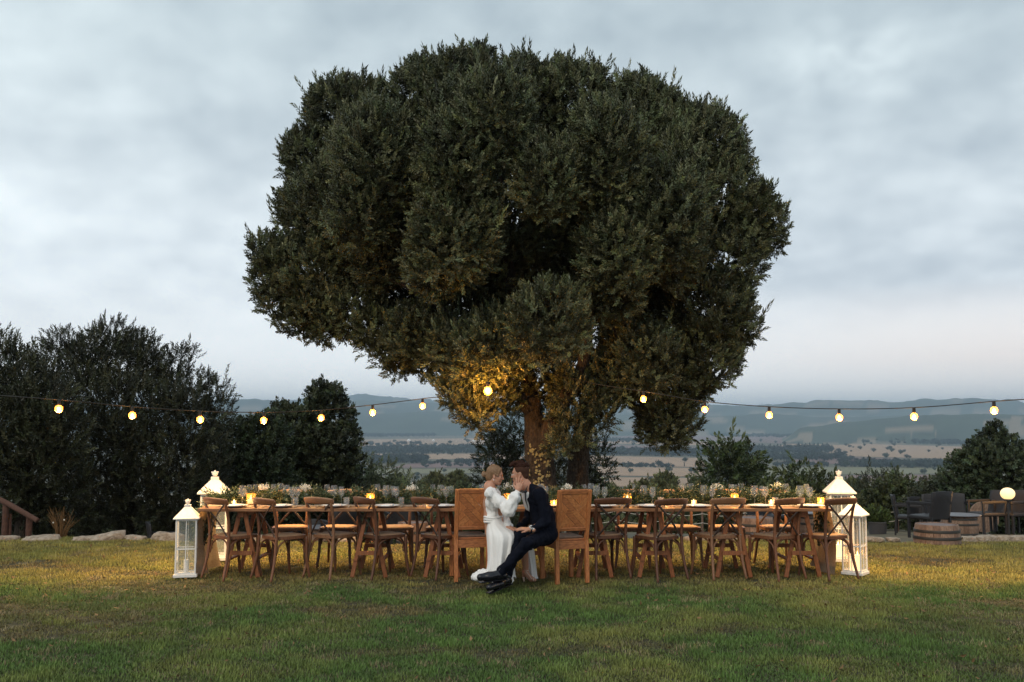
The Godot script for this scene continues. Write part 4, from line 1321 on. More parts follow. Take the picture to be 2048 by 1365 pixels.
	for kind in 2:
		var xs := []
		var cs := []
		for i in (2300 if kind == 0 else 700):
			var x := rng.randf_range(-3.4, 3.46)
			var thick := 0.8 + 0.5 * noise.get_noise_2d(x * 1.7, kind * 5.0)
			var p := Vector3(x, 0.015 + absf(rng.randfn()) * 0.036 * thick, rng.randfn() * 0.070 * thick)
			var up := Vector3(rng.randfn() * 1.0, rng.randf_range(-0.1, 0.75), rng.randfn() * 0.7).normalized()
			if i < 60:                                         # the hanging ends
				var s := -1.0 if i % 2 else 1.0
				var t := rng.randf()
				p = Vector3(s * (3.50 + 0.03 * rng.randfn()) + (0.02 if s > 0 else 0.0), -t * 0.36 + 0.02, 0.10 * rng.randfn() * (1.0 - t * 0.5) + 0.1)
				up = Vector3(s * 0.4 + rng.randfn() * 0.4, -0.8, rng.randfn() * 0.5).normalized()
			var xx := up.cross(Vector3(rng.randfn(), rng.randfn(), rng.randfn())).normalized()
			xs.append(Transform3D(Basis(xx, up, xx.cross(up)).scaled(Vector3.ONE * rng.randf_range(0.7, 1.15)), p))
			var g := rng.randf_range(0.7, 1.35)
			cs.append(Color(0.06 * g, 0.082 * g, 0.036 * g) if kind == 0 else Color(0.085 * g, 0.115 * g, 0.07 * g))
		var mm := many("olive_leaves" if kind == 0 else "eucalyptus_leaves", olive if kind == 0 else euca, M.leaf, xs, cs, ga)
	var sp := PackedVector3Array()
	for i in 41:
		sp.append(Vector3(lerpf(-3.42, 3.48, i / 40.0), 0.012, 0.03 * sin(i * 1.3)))
	obj("stem", Mb.new().tube(sp, PackedFloat32Array([0.006]), 5), M.stem, ga)

# ---------------------------------------------------------------- lights
func cable(called: String, label: String, bulbs: Array, before: Array, after: Array) -> void:
	# bulbs: [px, py, depth]; the cable runs just above them
	var o := thing(called, label, "string lights")
	var pts := []
	for q in before:
		pts.append(at(q[0], q[1], q[2]))
	for q in bulbs:
		pts.append(at(q[0], q[1], q[2]) + Vector3(0, 0.095, 0))
	for q in after:
		pts.append(at(q[0], q[1], q[2]))
	obj("cable", Mb.new().tube(curve_pts(pts, 6), PackedFloat32Array([0.0055]), 5), M.cable, o)
	for q in bulbs:
		var p := at(q[0], q[1], q[2])
		var b := Mb.new().lathe([[0.001, -0.045], [0.020, -0.040], [0.036, -0.022], [0.040, 0.0], [0.035, 0.02], [0.019, 0.034], [0.014, 0.038]], 14)
		var bo := obj("bulb", b, M.bulb, o)
		bo.position = p
		obj("filament", Mb.new().ball(Vector3(0, -0.004, 0), Vector3(0.017, 0.022, 0.017), 10, 8), M.filament, bo)
		var so := Mb.new().lathe([[0.001, 0.036], [0.017, 0.036], [0.019, 0.045], [0.018, 0.085], [0.012, 0.098], [0.001, 0.10]], 10)
		var s := obj("socket", so, M.cable, bo)
		lamp(o, p, 0.16, Color(1.0, 0.72, 0.38), 0.035)
		downlight(o, p, BULB, Color(1.0, 0.79, 0.48))

const BULB := 2.7

func downlight(parent: Node3D, p: Vector3, e: float, c: Color) -> void:   # a screw bulb shines away from its socket
	var l := SpotLight3D.new()
	l.name = "light"
	parent.add_child(l, true)
	l.position = p - Vector3(0, 0.01, 0)
	l.rotation.x = -PI / 2.0
	l.light_energy = e
	l.light_color = c
	l.light_size = 0.035
	l.spot_range = 14.0
	l.spot_attenuation = 2.0
	l.spot_angle = 70.0
	l.spot_angle_attenuation = 1.0
	l.shadow_enabled = true


func string_lights() -> void:
	var l := []
	var z0 := 10.6
	var px := [117, 264, 400, 527, 642, 745, 845]
	var py := [818, 831, 839, 841, 836, 825, 812]
	for i in 7:
		l.append([px[i], py[i], z0 * (1.0 + 0.0442 * i)])
	cable("string_lights", "string of warm bulbs on a dark cable from the oak past the bay tree", l, [[-300, 752, 9.6], [-60, 786, 10.6]], [[905, 790, 14.5], [975, 770, 14.9], [1060, 758, 15.1]])
	var r := []
	px = [1287, 1410, 1539, 1679, 1829, 1989]
	py = [798, 819, 830, 835, 833, 821]
	for i in 6:
		r.append([px[i], py[i], 10.7 * (1.0 + 0.03616 * (5 - i))])
	cable("string_lights", "string of warm bulbs on a dark cable from the oak over the terrace furniture", r, [[1090, 745, 14.8], [1190, 768, 13.4]], [[2110, 792, 10.2], [2300, 750, 9.5]])
	# the lamp in the oak
	var p := at(976, 782, 13.6)
	var o := thing("tree_lamp", "bright warm lamp hanging among the oak's lowest leaves", "lamp", "", p)
	var tb := obj("bulb", Mb.new().ball(Vector3.ZERO, Vector3(0.055, 0.062, 0.055), 14, 10), M.bulb, o)
	obj("filament", Mb.new().ball(Vector3.ZERO, Vector3(0.03, 0.036, 0.03), 10, 8), M.filament, tb)
	obj("socket", Mb.new().lathe([[0.001, 0.05], [0.026, 0.05], [0.028, 0.12], [0.001, 0.125]], 10), M.cable, o)
	obj("cord", Mb.new().tube(PackedVector3Array([Vector3(0, 0.12, 0), Vector3(0.05, 0.5, -0.2), Vector3(0.3, 0.75, -0.9)]), PackedFloat32Array([0.005]), 5), M.cable, o)
	lamp(o, Vector3.ZERO, 1.9, Color(1.0, 0.68, 0.30), 0.05, 14.0)

# ---------------------------------------------------------------- along the edge of the lawn
func edge_things() -> void:
	var stones := [[12, 1067, 46, 12, "flat mossy edging stone nearest the wooden handrail"], [82, 1065, 66, 11, "low flat edging stone between handrail and dry twigs"], [172, 1066, 44, 10, "small half buried stone beside the dry twigs"], [214, 1070, 62, 18, "long tilted pale stone slab at the lawn's edge under the dark trees"], [272, 1069, 40, 13, "short pale stone slab between the tilted and the thick slab"], [336, 1072, 58, 20, "thick pale stone slab beside the small lantern"], [520, 1069, 50, 12, "pale edging stone seen under the table beside the burlap cloth"], [700, 1068, 44, 11, "pale edging stone seen under the table beyond the fourth chair"], [1395, 1066, 52, 11, "reddish edging stone seen under the table on the groom's side"], [1452, 1066, 40, 10, "small edging stone seen beside the low barrel under the table"], [1748, 1069, 34, 9, "pale flat stone in the grass before the planter"], [1786, 1071, 26, 7, "thin stone in the grass beside the low barrel"], [1936, 1076, 34, 10, "sandy edging stone just past the low barrel"], [1972, 1072, 46, 13, "broad pale edging stone under the black chairs"], [2012, 1071, 40, 12, "rounded pale edging stone under the last black chair"], [2040, 1077, 42, 12, "dark edged stone at the end of the stone row"]]
	var k := 0
	for s in stones:
		k += 1
		var d := 14.75
		var p := at(s[0], s[1], d)
		var w: float = s[2] * d / F
		var h: float = s[3] * d / F
		var m := Mb.new()
		m.ball(Vector3.ZERO, Vector3.ONE, 16, 10)
		for i in m.v.size():
			var q := m.v[i]
			q = Vector3(signf(q.x) * pow(absf(q.x), 0.55), signf(q.y) * pow(absf(q.y), 0.5), signf(q.z) * pow(absf(q.z), 0.55))
			q *= 1.0 + 0.22 * noise.get_noise_3d(q.x * 1.3 + k * 7.0, q.y * 1.3, q.z * 1.3)
			m.v[i] = Vector3(q.x * w * 0.55, q.y * h * 0.62, q.z * w * 0.33)
		var o := obj("edging_stone", m, M.stone)
		tag(o, s[4], "stone", "stones edging the lawn")
		o.position = Vector3(p.x, h * 0.12 - 0.02, -d)
		o.rotation = Vector3(rng.randf_range(-0.1, 0.1), rng.randf_range(-0.4, 0.4), rng.randf_range(-0.08, 0.08) + (0.16 if k == 4 else 0.0))
	# handrail
	var hr := thing("handrail", "rough brown wooden handrail sloping down at the lawn's edge", "handrail", "", Vector3(at(20, 1000, 16.0).x, land(-8.0, -16.0), -16.0))
	var o0 := hr.position
	var A := at(-40, 982, 16.0) - o0
	var B := at(75, 1042, 15.6) - o0
	obj("rail", Mb.new().tube(PackedVector3Array([A, A.lerp(B, 0.5) + Vector3(0, 0.02, 0), B]), PackedFloat32Array([0.05, 0.045, 0.04]), 8), M.rail, hr)
	for q in [[11, 1012], [58, 1036]]:
		var t := at(q[0], q[1], 15.85) - o0
		obj("post", Mb.new().rod(Vector3(t.x, -0.3, t.z), t + Vector3(0, 0.05, 0), 0.055, 0.05, 8), M.rail, hr)
	var t3 := at(19, 1028, 15.9) - o0
	obj("brace", Mb.new().rod(Vector3(t3.x + 0.06, -0.3, t3.z + 0.05), t3, 0.03, 0.03, 6), M.rail, hr)
	# dry twigs
	var sp := at(122, 1062, 15.0)
	sp.y = land(sp.x, sp.z)
	var tw := thing("dry_shrub", "bare twiggy shrub with upright orange brown stems at the lawn's edge", "shrub", "", sp)
	var tm := Mb.new()
	for i in 34:
		var a := rng.randf() * TAU
		var out := Vector3(cos(a), 0, sin(a) * 0.6) * rng.randf_range(0.05, 0.24)
		var hgt := rng.randf_range(0.22, 0.46)
		var b0 := Vector3(cos(a), 0, sin(a)) * rng.randf() * 0.08
		tm.tube(PackedVector3Array([b0, b0 + out * 0.3 + Vector3(0, hgt * 0.5, 0), b0 + out + Vector3(rng.randfn() * 0.02, hgt, 0)]), PackedFloat32Array([0.006, 0.005, 0.002]), 4)
		for j in 3:
			var s0 := b0 + out * 0.5 + Vector3(0, hgt * rng.randf_range(0.5, 0.9), 0)
			tm.rod(s0, s0 + Vector3(rng.randfn() * 0.04, 0.08, rng.randfn() * 0.04), 0.002, 0.001, 3)
	var ts := obj("stem", tm, M.twig, tw)
	ts.set_meta("kind", "stuff")
	var fl := Mb.new()
	for q in [Vector3(-0.07, 0.22, 0.12), Vector3(0.09, 0.26, 0.12)]:
		fl.ball(q, Vector3.ONE * 0.012, 6, 4)
	obj("blossom", fl, M.blossom, tw)

# ---------------------------------------------------------------- the terrace behind
func wicker(label: String, px: float, d: float, turn: float, pale := false) -> Node3D:
	var p := at(px, 1000, d)
	p.y = land(p.x, -d)
	if M.has("wicker_node"):
		return dup(M.wicker_node, label, p, turn, "black woven chairs on the terrace")
	var o := thing("wicker_chair", label, "chair", "black woven chairs on the terrace", p, turn)
	o.set_meta("kind_name", "wicker_chair")
	M.wicker_node = o
	var sb := Mb.new().box(Vector3(0, 0.40, 0), Vector3(0.56, 0.07, 0.54), Basis(), 0.02)
	obj("seat", sb, M.wicker, o)
	var bk := Mb.new()                                     # curved back, sitting person faces -z
	var n := 8
	for j in 5:
		var y := lerpf(0.38, 0.90, j / 4.0)
		for i in n + 1:
			var u := lerpf(-1, 1, float(i) / n)
			bk.v.append(Vector3(u * 0.27, y - 0.02 * u * u * (j / 4.0), 0.27 + 0.09 * (j / 4.0) - 0.05 * u * u))
		for i in n + 1:
			var u := lerpf(-1, 1, float(i) / n)
			bk.v.append(Vector3(u * 0.27, y - 0.02 * u * u * (j / 4.0), 0.31 + 0.09 * (j / 4.0) - 0.05 * u * u))
	var w := (n + 1) * 2
	for j in 4:
		for i in n:
			var a := j * w + i
			bk.quad(a + 1, a, a + w, a + w + 1)
			var b := a + n + 1
			bk.quad(b, b + 1, b + w + 1, b + w)
		for e in [0, n]:
			var a: int = j * w + e
			if e == 0:
				bk.quad(a, a + n + 1, a + w + n + 1, a + w)
			else:
				bk.quad(a + n + 1, a, a + w, a + w + n + 1)
	for i in n:
		var a := 4 * w + i
		bk.quad(a, a + n + 1, a + n + 2, a + 1)
	obj("backrest", bk, M.wicker, o)
	for s in [-1.0, 1.0]:
		obj("leg", Mb.new().bar(Vector3(s * 0.25, 0, -0.24), Vector3(s * 0.25, 0.66, -0.24), 0.04, 0.04), M.wicker, o)
		obj("leg", Mb.new().bar(Vector3(s * 0.25, 0, 0.29), Vector3(s * 0.25, 0.42, 0.27), 0.04, 0.04), M.wicker, o)
		obj("armrest", Mb.new().bar(Vector3(s * 0.26, 0.66, -0.28), Vector3(s * 0.26, 0.67, 0.33), 0.055, 0.03, Vector3.RIGHT, 0.008), M.wicker, o)
	return o

func barrel(label: String, px: float, d: float, dia: float, h: float, disc: bool, lawn := false) -> void:
	var p := at(px, 1000, d)
	p.y = 0.0 if lawn else land(p.x, -d)
	var r := dia * 0.5
	var o := thing("barrel_table" if disc else "half_barrel", label, "barrel table" if disc else "barrel", "", p, rng.randf() * TAU)
	var n := 20
	for i in n:                                            # staves, one by one
		var a0 := TAU * i / n
		var a1 := TAU * (i + 0.94) / n
		var m := Mb.new()
		var rows := 5
		for j in rows + 1:
			var t := float(j) / rows
			var rr := r * (1.0 - 0.10 * t * t) if not disc else r * (0.86 + 0.14 * sin(t * PI * 0.9 + 0.2))
			for a in [a0, a1]:
				m.v.append(Vector3(cos(a) * rr, t * h, -sin(a) * rr))
				m.v.append(Vector3(cos(a) * (rr - 0.025), t * h, -sin(a) * (rr - 0.025)))
		for j in rows:
			var k := j * 4
			m.quad(k, k + 2, k + 6, k + 4)
			m.quad(k + 3, k + 1, k + 5, k + 7)
			m.quad(k + 1, k, k + 4, k + 5)
			m.quad(k + 2, k + 3, k + 7, k + 6)
		var e := rows * 4
		m.quad(e, e + 2, e + 3, e + 1)
		obj("stave", m, M.barrel if (i * 7) % 3 else M.barrel_b, o)
	for t in ([0.30, 0.66] if not disc else [0.16, 0.62, 0.86]):
		var rr: float = (r * (1.0 - 0.10 * t * t) if not disc else r * (0.86 + 0.14 * sin(t * PI * 0.9 + 0.2))) + 0.003
		obj("hoop", Mb.new().lathe([[rr - 0.002, t * h - 0.02], [rr + 0.003, t * h - 0.02], [rr + 0.003, t * h + 0.02], [rr - 0.002, t * h + 0.02]], 28), M.hoop, o)
	if disc:
		obj("table_top", Mb.new().lathe([[0.001, h], [r * 1.12, h], [r * 1.14, h + 0.008], [r * 1.13, h + 0.022], [0.001, h + 0.024]], 32), M.disc, o)
	else:
		for i in 5:                                        # boards of the head
			var x0 := -r * 0.86 + i * r * 0.344
			var poly := PackedVector2Array()
			var circle := PackedVector2Array()
			for k in 28:
				circle.append(Vector2(cos(TAU * k / 28.0), sin(TAU * k / 28.0)) * r * 0.875)
			var cut := Geometry2D.intersect_polygons(circle, PackedVector2Array([Vector2(x0, -r), Vector2(x0 + r * 0.336, -r), Vector2(x0 + r * 0.336, r), Vector2(x0, r)]))
			if cut.size():
				obj("head_board", Mb.new().prism(cut[0], 0.0, 0.02, Basis(Vector3.RIGHT, Vector3.FORWARD, Vector3.UP), Vector3(0, h - 0.03 + 0.001 * (i % 2), 0)), M.barrel_top, o)

func terrace() -> void:
	barrel("low cut barrel with grey wooden head standing at the lawn's edge", 1872, 14.3, 0.64, 0.26, false, true)
	barrel("barrel table with dark grey round top beside the black chairs", 1918, 20.2, 0.72, 0.42, true)
	barrel("low cut barrel seen under the table on the groom's side", 1508, 15.0, 0.60, 0.30, false)
	barrel("barrel table with dark round top seen under the table beside the groom's end cloth", 1625, 19.5, 0.66, 0.48, true)
	barrel("barrel table with round top seen under the table through the third chair's back", 645, 18.5, 0.62, 0.60, true)
	barrel("pale low barrel seen under the table beyond the fifth chair", 826, 15.8, 0.52, 0.42, false)
	wicker("upright black woven chair nearest the planter, turned to the barrel table", 1818, 23.0, -2.0)
	wicker("black woven chair behind the upright one", 1848, 27.0, PI + 0.2)
	wicker("greyish black woven chair behind the low barrel, third from the planter", 1872, 25.0, PI - 0.2)
	wicker("low black armchair squeezed between the low barrel and the barrel table", 1856, 19.0, 0.5)
	wicker("black woven chair on the far side of the barrel table", 1916, 24.0, PI - 0.1)
	wicker("black armchair seen sideways in front of the upright barrel head", 1972, 21.5, 1.75)
	wicker("wide black armchair under the globe lamp", 2000, 22.0, 2.2)
	wicker("black armchair standing last, beyond the globe lamp", 2024, 21.5, 1.9)
	wicker("black chair half hidden behind the thick stone slab", 340, 17.5, -1.2)
	wicker("black woven chair seen under the table between second and third chair", 612, 19.5, PI - 0.4)
	wicker("black woven chair seen under the table beside the barrel with round top", 680, 18.5, 0.6)
	wicker("black armchair seen under the table by the bride's fifth chair", 806, 18.0, PI + 0.3)
	wicker("black woven chair seen under the table by the low barrel", 1535, 19.0, PI + 0.4)
	wicker("black armchair seen under the table next to the groom's end cloth", 1655, 20.5, PI / 2)
	# an upright barrel head
	var bh := at(1969, 1040, 23.5)
	bh.y = land(bh.x, bh.z)
	var o := thing("wooden_roundel", "pale round wooden barrel head standing upright behind the armchair", "barrel end", "", bh)
	for i in 5:
		var x0 := -0.34 + i * 0.136
		var circle := PackedVector2Array()
		for k in 28:
			circle.append(Vector2(cos(TAU * k / 28.0), sin(TAU * k / 28.0)) * 0.36)
		var cut := Geometry2D.intersect_polygons(circle, PackedVector2Array([Vector2(x0, -1), Vector2(x0 + 0.13, -1), Vector2(x0 + 0.13, 1), Vector2(x0, 1)]))
		obj("board", Mb.new().prism(cut[0], -0.02, 0.02, Basis(), Vector3(0, 0.36, 0)), M.barrel, o)
	# globe lamp
	var gp := at(2016, 988, 21.0)
	var gy := land(gp.x, gp.z)
	var g := thing("globe_lamp", "lit round globe lamp on a black pole behind the black chairs", "lamp", "", Vector3(gp.x, gy, gp.z))
	var gh := gp.y - gy
	var gl := Mb.new()
	gl.ball(Vector3(0, gh, 0), Vector3(0.145, 0.125, 0.145), 20, 14)
	obj("globe", gl, M.globe, g)
	obj("collar", Mb.new().lathe([[0.05, gh - 0.155], [0.075, gh - 0.15], [0.075, gh - 0.11], [0.04, gh - 0.10]], 14), M.black, g)
	obj("pole", Mb.new().rod(Vector3(0, -0.2, 0), Vector3(0, gh - 0.14, 0), 0.022), M.black, g)
	lamp(g, Vector3(0, gh, 0), 0.9, Color(1.0, 0.72, 0.38), 0.14, 14.0)
	# planter
	var pp := at(1755, 1040, 25.0)
	pp.y = land(pp.x, pp.z)
	var pl := thing("planter", "dark tub with a small green bush in the dry grass", "planter", "", pp)
	obj("tub", Mb.new().lathe([[0.18, -0.02], [0.2, 0.0], [0.235, 0.26], [0.25, 0.27], [0.25, 0.3], [0.2, 0.3], [0.19, 0.24], [0.001, 0.24]], 18), textured(mat(1, 1, 1, 0.8), noise_tex([[0.0, 0.04, 0.04, 0.045], [1.0, 0.12, 0.11, 0.11]], 0.05), Vector3(4, 4, 4)), pl)
	crown(pl, [[Vector3(0, 0.4, 0), Vector3(0.26, 0.18, 0.24)], [Vector3(-0.14, 0.36, 0), Vector3(0.16, 0.12, 0.16)], [Vector3(0.16, 0.36, 0), Vector3(0.16, 0.12, 0.16)]], 2600.0, sprig(14, 0.12, 0.045, 0.02, 9), 1.0, Color(0.07, 0.10, 0.03), M.leaf)
	# rope fence
	var prev := Vector3.ZERO
	var f0 := at(1190, 1040, 29.0)
	f0.y = land(f0.x, f0.z)
	var fe := thing("rope_fence", "low post and rope fence in the dry grass beyond the terrace", "fence", "", f0)
	for px in [1150, 1235, 1320, 1405, 1490, 1580, 1690, 1796, 1900]:
		var q := at(px, 1040, 29.0)
		q.y = land(q.x, q.z)
		q -= f0
		obj("post", Mb.new().rod(q - Vector3(0, 0.2, 0), q + Vector3(0, 0.62, 0), 0.035, 0.03, 7), M.barrel_b, fe)
		if px > 1150:
			for hh in [0.56, 0.3]:
				var pts := PackedVector3Array()
				for i in 9:
					var t := i / 8.0
					pts.append(prev.lerp(q, t) + Vector3(0, hh - 0.08 * sin(PI * t), 0.04))
				obj("rope", Mb.new().tube(pts, PackedFloat32Array([0.009]), 5), M.wall, fe)
		prev = q

# ---------------------------------------------------------------- the table
const TOP := 0.76
func X(px: float, d: float) -> float:
	return (px - 1024.0) * d / (F * cos(TILT) - 0.0)

func table() -> void:
	var x0 := -3.43
	var x1 := 3.50
	var o := thing("banquet_table", "very long wooden trestle table set for a wedding dinner under the oak", "table", "", Vector3(0, 0, -11.45))
	for k in 4:                                            # four tops end to end, each of five boards
		var a := lerpf(x0, x1, k / 4.0)
		var b := lerpf(x0, x1, (k + 1) / 4.0)
		for i in 5:
			obj("board", Mb.new().box(Vector3((a + b) * 0.5, TOP - 0.016 + 0.0008 * ((i + k) % 3), -0.4 + 0.2 * i), Vector3(b - a - 0.006, 0.032, 0.196), Basis(), 0.003), M.table, o)
	for px in [494, 744, 887, 1055, 1186, 1306, 1458, 1593]:
		var x := X(px, 11.15)
		var first := true
		var top := obj("trestle", Mb.new().box(Vector3(x, TOP - 0.067, 0), Vector3(0.06, 0.07, 0.80), Basis(), 0.004), M.trestle, o)
		for z in [0.34, -0.34]:
			for s in [-1.0, 1.0]:
				obj("leg", Mb.new().bar(Vector3(x + s * 0.185, 0.0, z), Vector3(x + s * 0.035, TOP - 0.04, z + 0.035 * s), 0.046, 0.030, Vector3(0, 0, 1), 0.004), M.trestle, top)
			obj("cross_bar", Mb.new().bar(Vector3(x - 0.13, 0.27, z + 0.045), Vector3(x + 0.13, 0.27, z + 0.045), 0.045, 0.02, Vector3(0, 0, 1)), M.trestle, top)
		for s in [-1.0, 1.0]:
			obj("stretcher", Mb.new().bar(Vector3(x + s * 0.15, 0.19, -0.36), Vector3(x + s * 0.15, 0.19, 0.36), 0.045, 0.02, Vector3.UP), M.trestle, top)
	# burlap runner: along the middle and down to the ground at both ends
	for side in [-1.0, 1.0]:
		pass
	var m := Mb.new()
	var path := []
	for i in 9:
		path.append(Vector3(x0 - 0.035 - 0.05 * sin(i * 0.4), 0.012 + (TOP - 0.02) * i / 8.0, 0))
	for i in 41:
		path.append(Vector3(lerpf(x0 - 0.02, x1 + 0.02, i / 40.0), TOP + 0.004, 0))
	for i in 9:
		path.append(Vector3(x1 + 0.035 + 0.05 * sin((8 - i) * 0.4), 0.012 + (TOP - 0.02) * (8 - i) / 8.0, 0))
	var w := 10
	for i in path.size():
		for j in w + 1:
			var u := float(j) / w
			var p: Vector3 = path[i]
			var hang := clampf((TOP - p.y) / TOP, 0.0, 1.0)
			p.z = lerpf(0.24, -0.42, u) * (1.0 + 0.12 * hang)
			p.x += 0.035 * hang * sin(u * 9.0 + signf(p.x)) * (1.0 if hang > 0.0 else 0.0)
			m.v.append(p)
	for i in path.size() - 1:
		for j in w:
			var a := i * (w + 1) + j
			m.quad(a, a + 1, a + w + 2, a + w + 1)
	var rn := thing("table_runner", "beige burlap runner hanging to the ground at both ends of the table", "table runner", "", Vector3(0, 0, -11.45))
	obj("cloth", m, M.burlap, rn)
	for s in [0, path.size() - 2]:                         # lace bands near the hems
		var lm := Mb.new()
		for r in 2:
			for j in w + 1:
				var p: Vector3 = m.v[(s + r) * (w + 1) + j]
				p.x += -0.004 if s == 0 else 0.004
				lm.v.append(p)
		for j in w:
			lm.quad(j, j + 1, j + w + 2, j + w + 1)
		obj("lace_band", lm, M.lace, rn)

# ---------------------------------------------------------------- chairs
func curve_pts(p: Array, per := 5) -> PackedVector3Array:
	var c := Curve3D.new()
	for i in p.size():
		var t: Vector3 = (p[mini(i + 1, p.size() - 1)] - p[maxi(i - 1, 0)]) / 6.0
		c.add_point(p[i], -t, t)
	var out := PackedVector3Array()
	for i in (p.size() - 1) * per + 1:
		out.append(c.sample(mini(i / per, p.size() - 2), float(i % per) / per if i < (p.size() - 1) * per else 1.0))
	return out

func cross_chair(wood: Material) -> Node3D:                # faces -z
	var o := Node3D.new()
	var so := PackedVector2Array()
	for k in 32:
		var a := TAU * k / 32.0
		var c := Vector2(signf(cos(a)) * pow(absf(cos(a)), 0.55), signf(sin(a)) * pow(absf(sin(a)), 0.55))
		so.append(Vector2(c.x * (0.205 + 0.012 * c.y), c.y * 0.205))
	var si := PackedVector2Array()
	for q in so:
		si.append(q * 0.86)
	var flat := Basis(Vector3.RIGHT, Vector3.FORWARD, Vector3.UP)
	obj("seat_frame", Mb.new().prism(so, 0.43, 0.462, flat), wood, o)
	var sm := Mb.new().prism(si, 0.461, 0.468, flat)
	obj("seat", sm, M.cane, o)
	for s in [-1.0, 1.0]:
		obj("leg", Mb.new().tube(curve_pts([Vector3(s * 0.205, 0, 0.275), Vector3(s * 0.185, 0.22, 0.222), Vector3(s * 0.178, 0.45, 0.2), Vector3(s * 0.183, 0.64, 0.212), Vector3(s * 0.19, 0.825, 0.258)]), PackedFloat32Array([0.013, 0.014, 0.015, 0.016, 0.016, 0.017, 0.017, 0.017, 0.018, 0.018, 0.018, 0.018, 0.017, 0.017, 0.017, 0.016, 0.016, 0.016, 0.016, 0.016, 0.015]), 9, 1.0), wood, o)
		obj("leg", Mb.new().tube(curve_pts([Vector3(s * 0.20, 0, -0.215), Vector3(s * 0.182, 0.2, -0.185), Vector3(s * 0.178, 0.44, -0.175)]), PackedFloat32Array([0.013, 0.014, 0.015, 0.016, 0.017, 0.018, 0.018, 0.018, 0.018, 0.018, 0.018]), 9), wood, o)
		# bent braces under the seat
		obj("brace", Mb.new().tube(curve_pts([Vector3(s * 0.178, 0.27, -0.165), Vector3(s * 0.178, 0.375, -0.13), Vector3(s * 0.174, 0.425, -0.03), Vector3(s * 0.174, 0.425, 0.05), Vector3(s * 0.178, 0.375, 0.16), Vector3(s * 0.178, 0.27, 0.2)]), PackedFloat32Array([0.0095]), 7), wood, o)
		var z: float = 0.19 if s > 0.0 else -0.17
		obj("brace", Mb.new().tube(curve_pts([Vector3(-0.166, 0.27, z + 0.012), Vector3(-0.135, 0.375, z), Vector3(-0.05, 0.424, z * 0.96), Vector3(0.05, 0.424, z * 0.96), Vector3(0.135, 0.375, z), Vector3(0.166, 0.27, z + 0.012)]), PackedFloat32Array([0.0095]), 7), wood, o)
		var b := Mb.new().tube(curve_pts([Vector3(s * 0.178, 0.81, 0.270), Vector3(s * 0.09, 0.725, 0.270 + 0.006 * s), Vector3(0, 0.645, 0.252 + 0.007 * s), Vector3(-s * 0.085, 0.55, 0.226 + 0.005 * s), Vector3(-s * 0.155, 0.47, 0.212)]), PackedFloat32Array([0.0125]), 8, 0.28, Vector3(0, 0, 1))
		obj("cross_band", b, M.band, o)
		obj("bolt", Mb.new().ball(Vector3(s * 0.178, 0.468, 0.222), Vector3.ONE * 0.006, 7, 5), M.steel, o)
	var tr := curve_pts([Vector3(-0.218, 0.838, 0.25), Vector3(-0.12, 0.843, 0.288), Vector3(0, 0.846, 0.30), Vector3(0.12, 0.843, 0.288), Vector3(0.218, 0.838, 0.25)])
	var rm := Mb.new()
	var nn := tr.size()
	var prof := [[-0.011, -0.034], [0.005, -0.038], [0.014, -0.02], [0.015, 0.02], [0.008, 0.036], [-0.004, 0.038], [-0.012, 0.03], [-0.013, 0.0]]
	for i in nn:
		var t := (tr[mini(i + 1, nn - 1)] - tr[maxi(i - 1, 0)]).normalized()
		var nrm := t.cross(Vector3.DOWN).normalized()
		if nrm.z < 0.0:
			nrm = -nrm
		var k := 0.82 + 0.18 * sin(PI * clampf((i + 0.5) / nn, 0.0, 1.0))
		for q in prof:
			rm.v.append(tr[i] + nrm * q[0] + Vector3(0, q[1] * k, q[1] * 0.25))
	for i in nn - 1:
		for j in 8:
			var j2 := (j + 1) % 8
			rm.quad(i * 8 + j, (i + 1) * 8 + j, (i + 1) * 8 + j2, i * 8 + j2)
	for e in [0, nn - 1]:
		var c := rm.v.size()
		rm.v.append(tr[e])
		for j in 8:
			var j2 := (j + 1) % 8
			if e == 0:
				rm.tri(c, e * 8 + j, e * 8 + j2)
			else:
				rm.tri(c, e * 8 + j2, e * 8 + j)
	obj("top_rail", rm, wood, o)
	return o

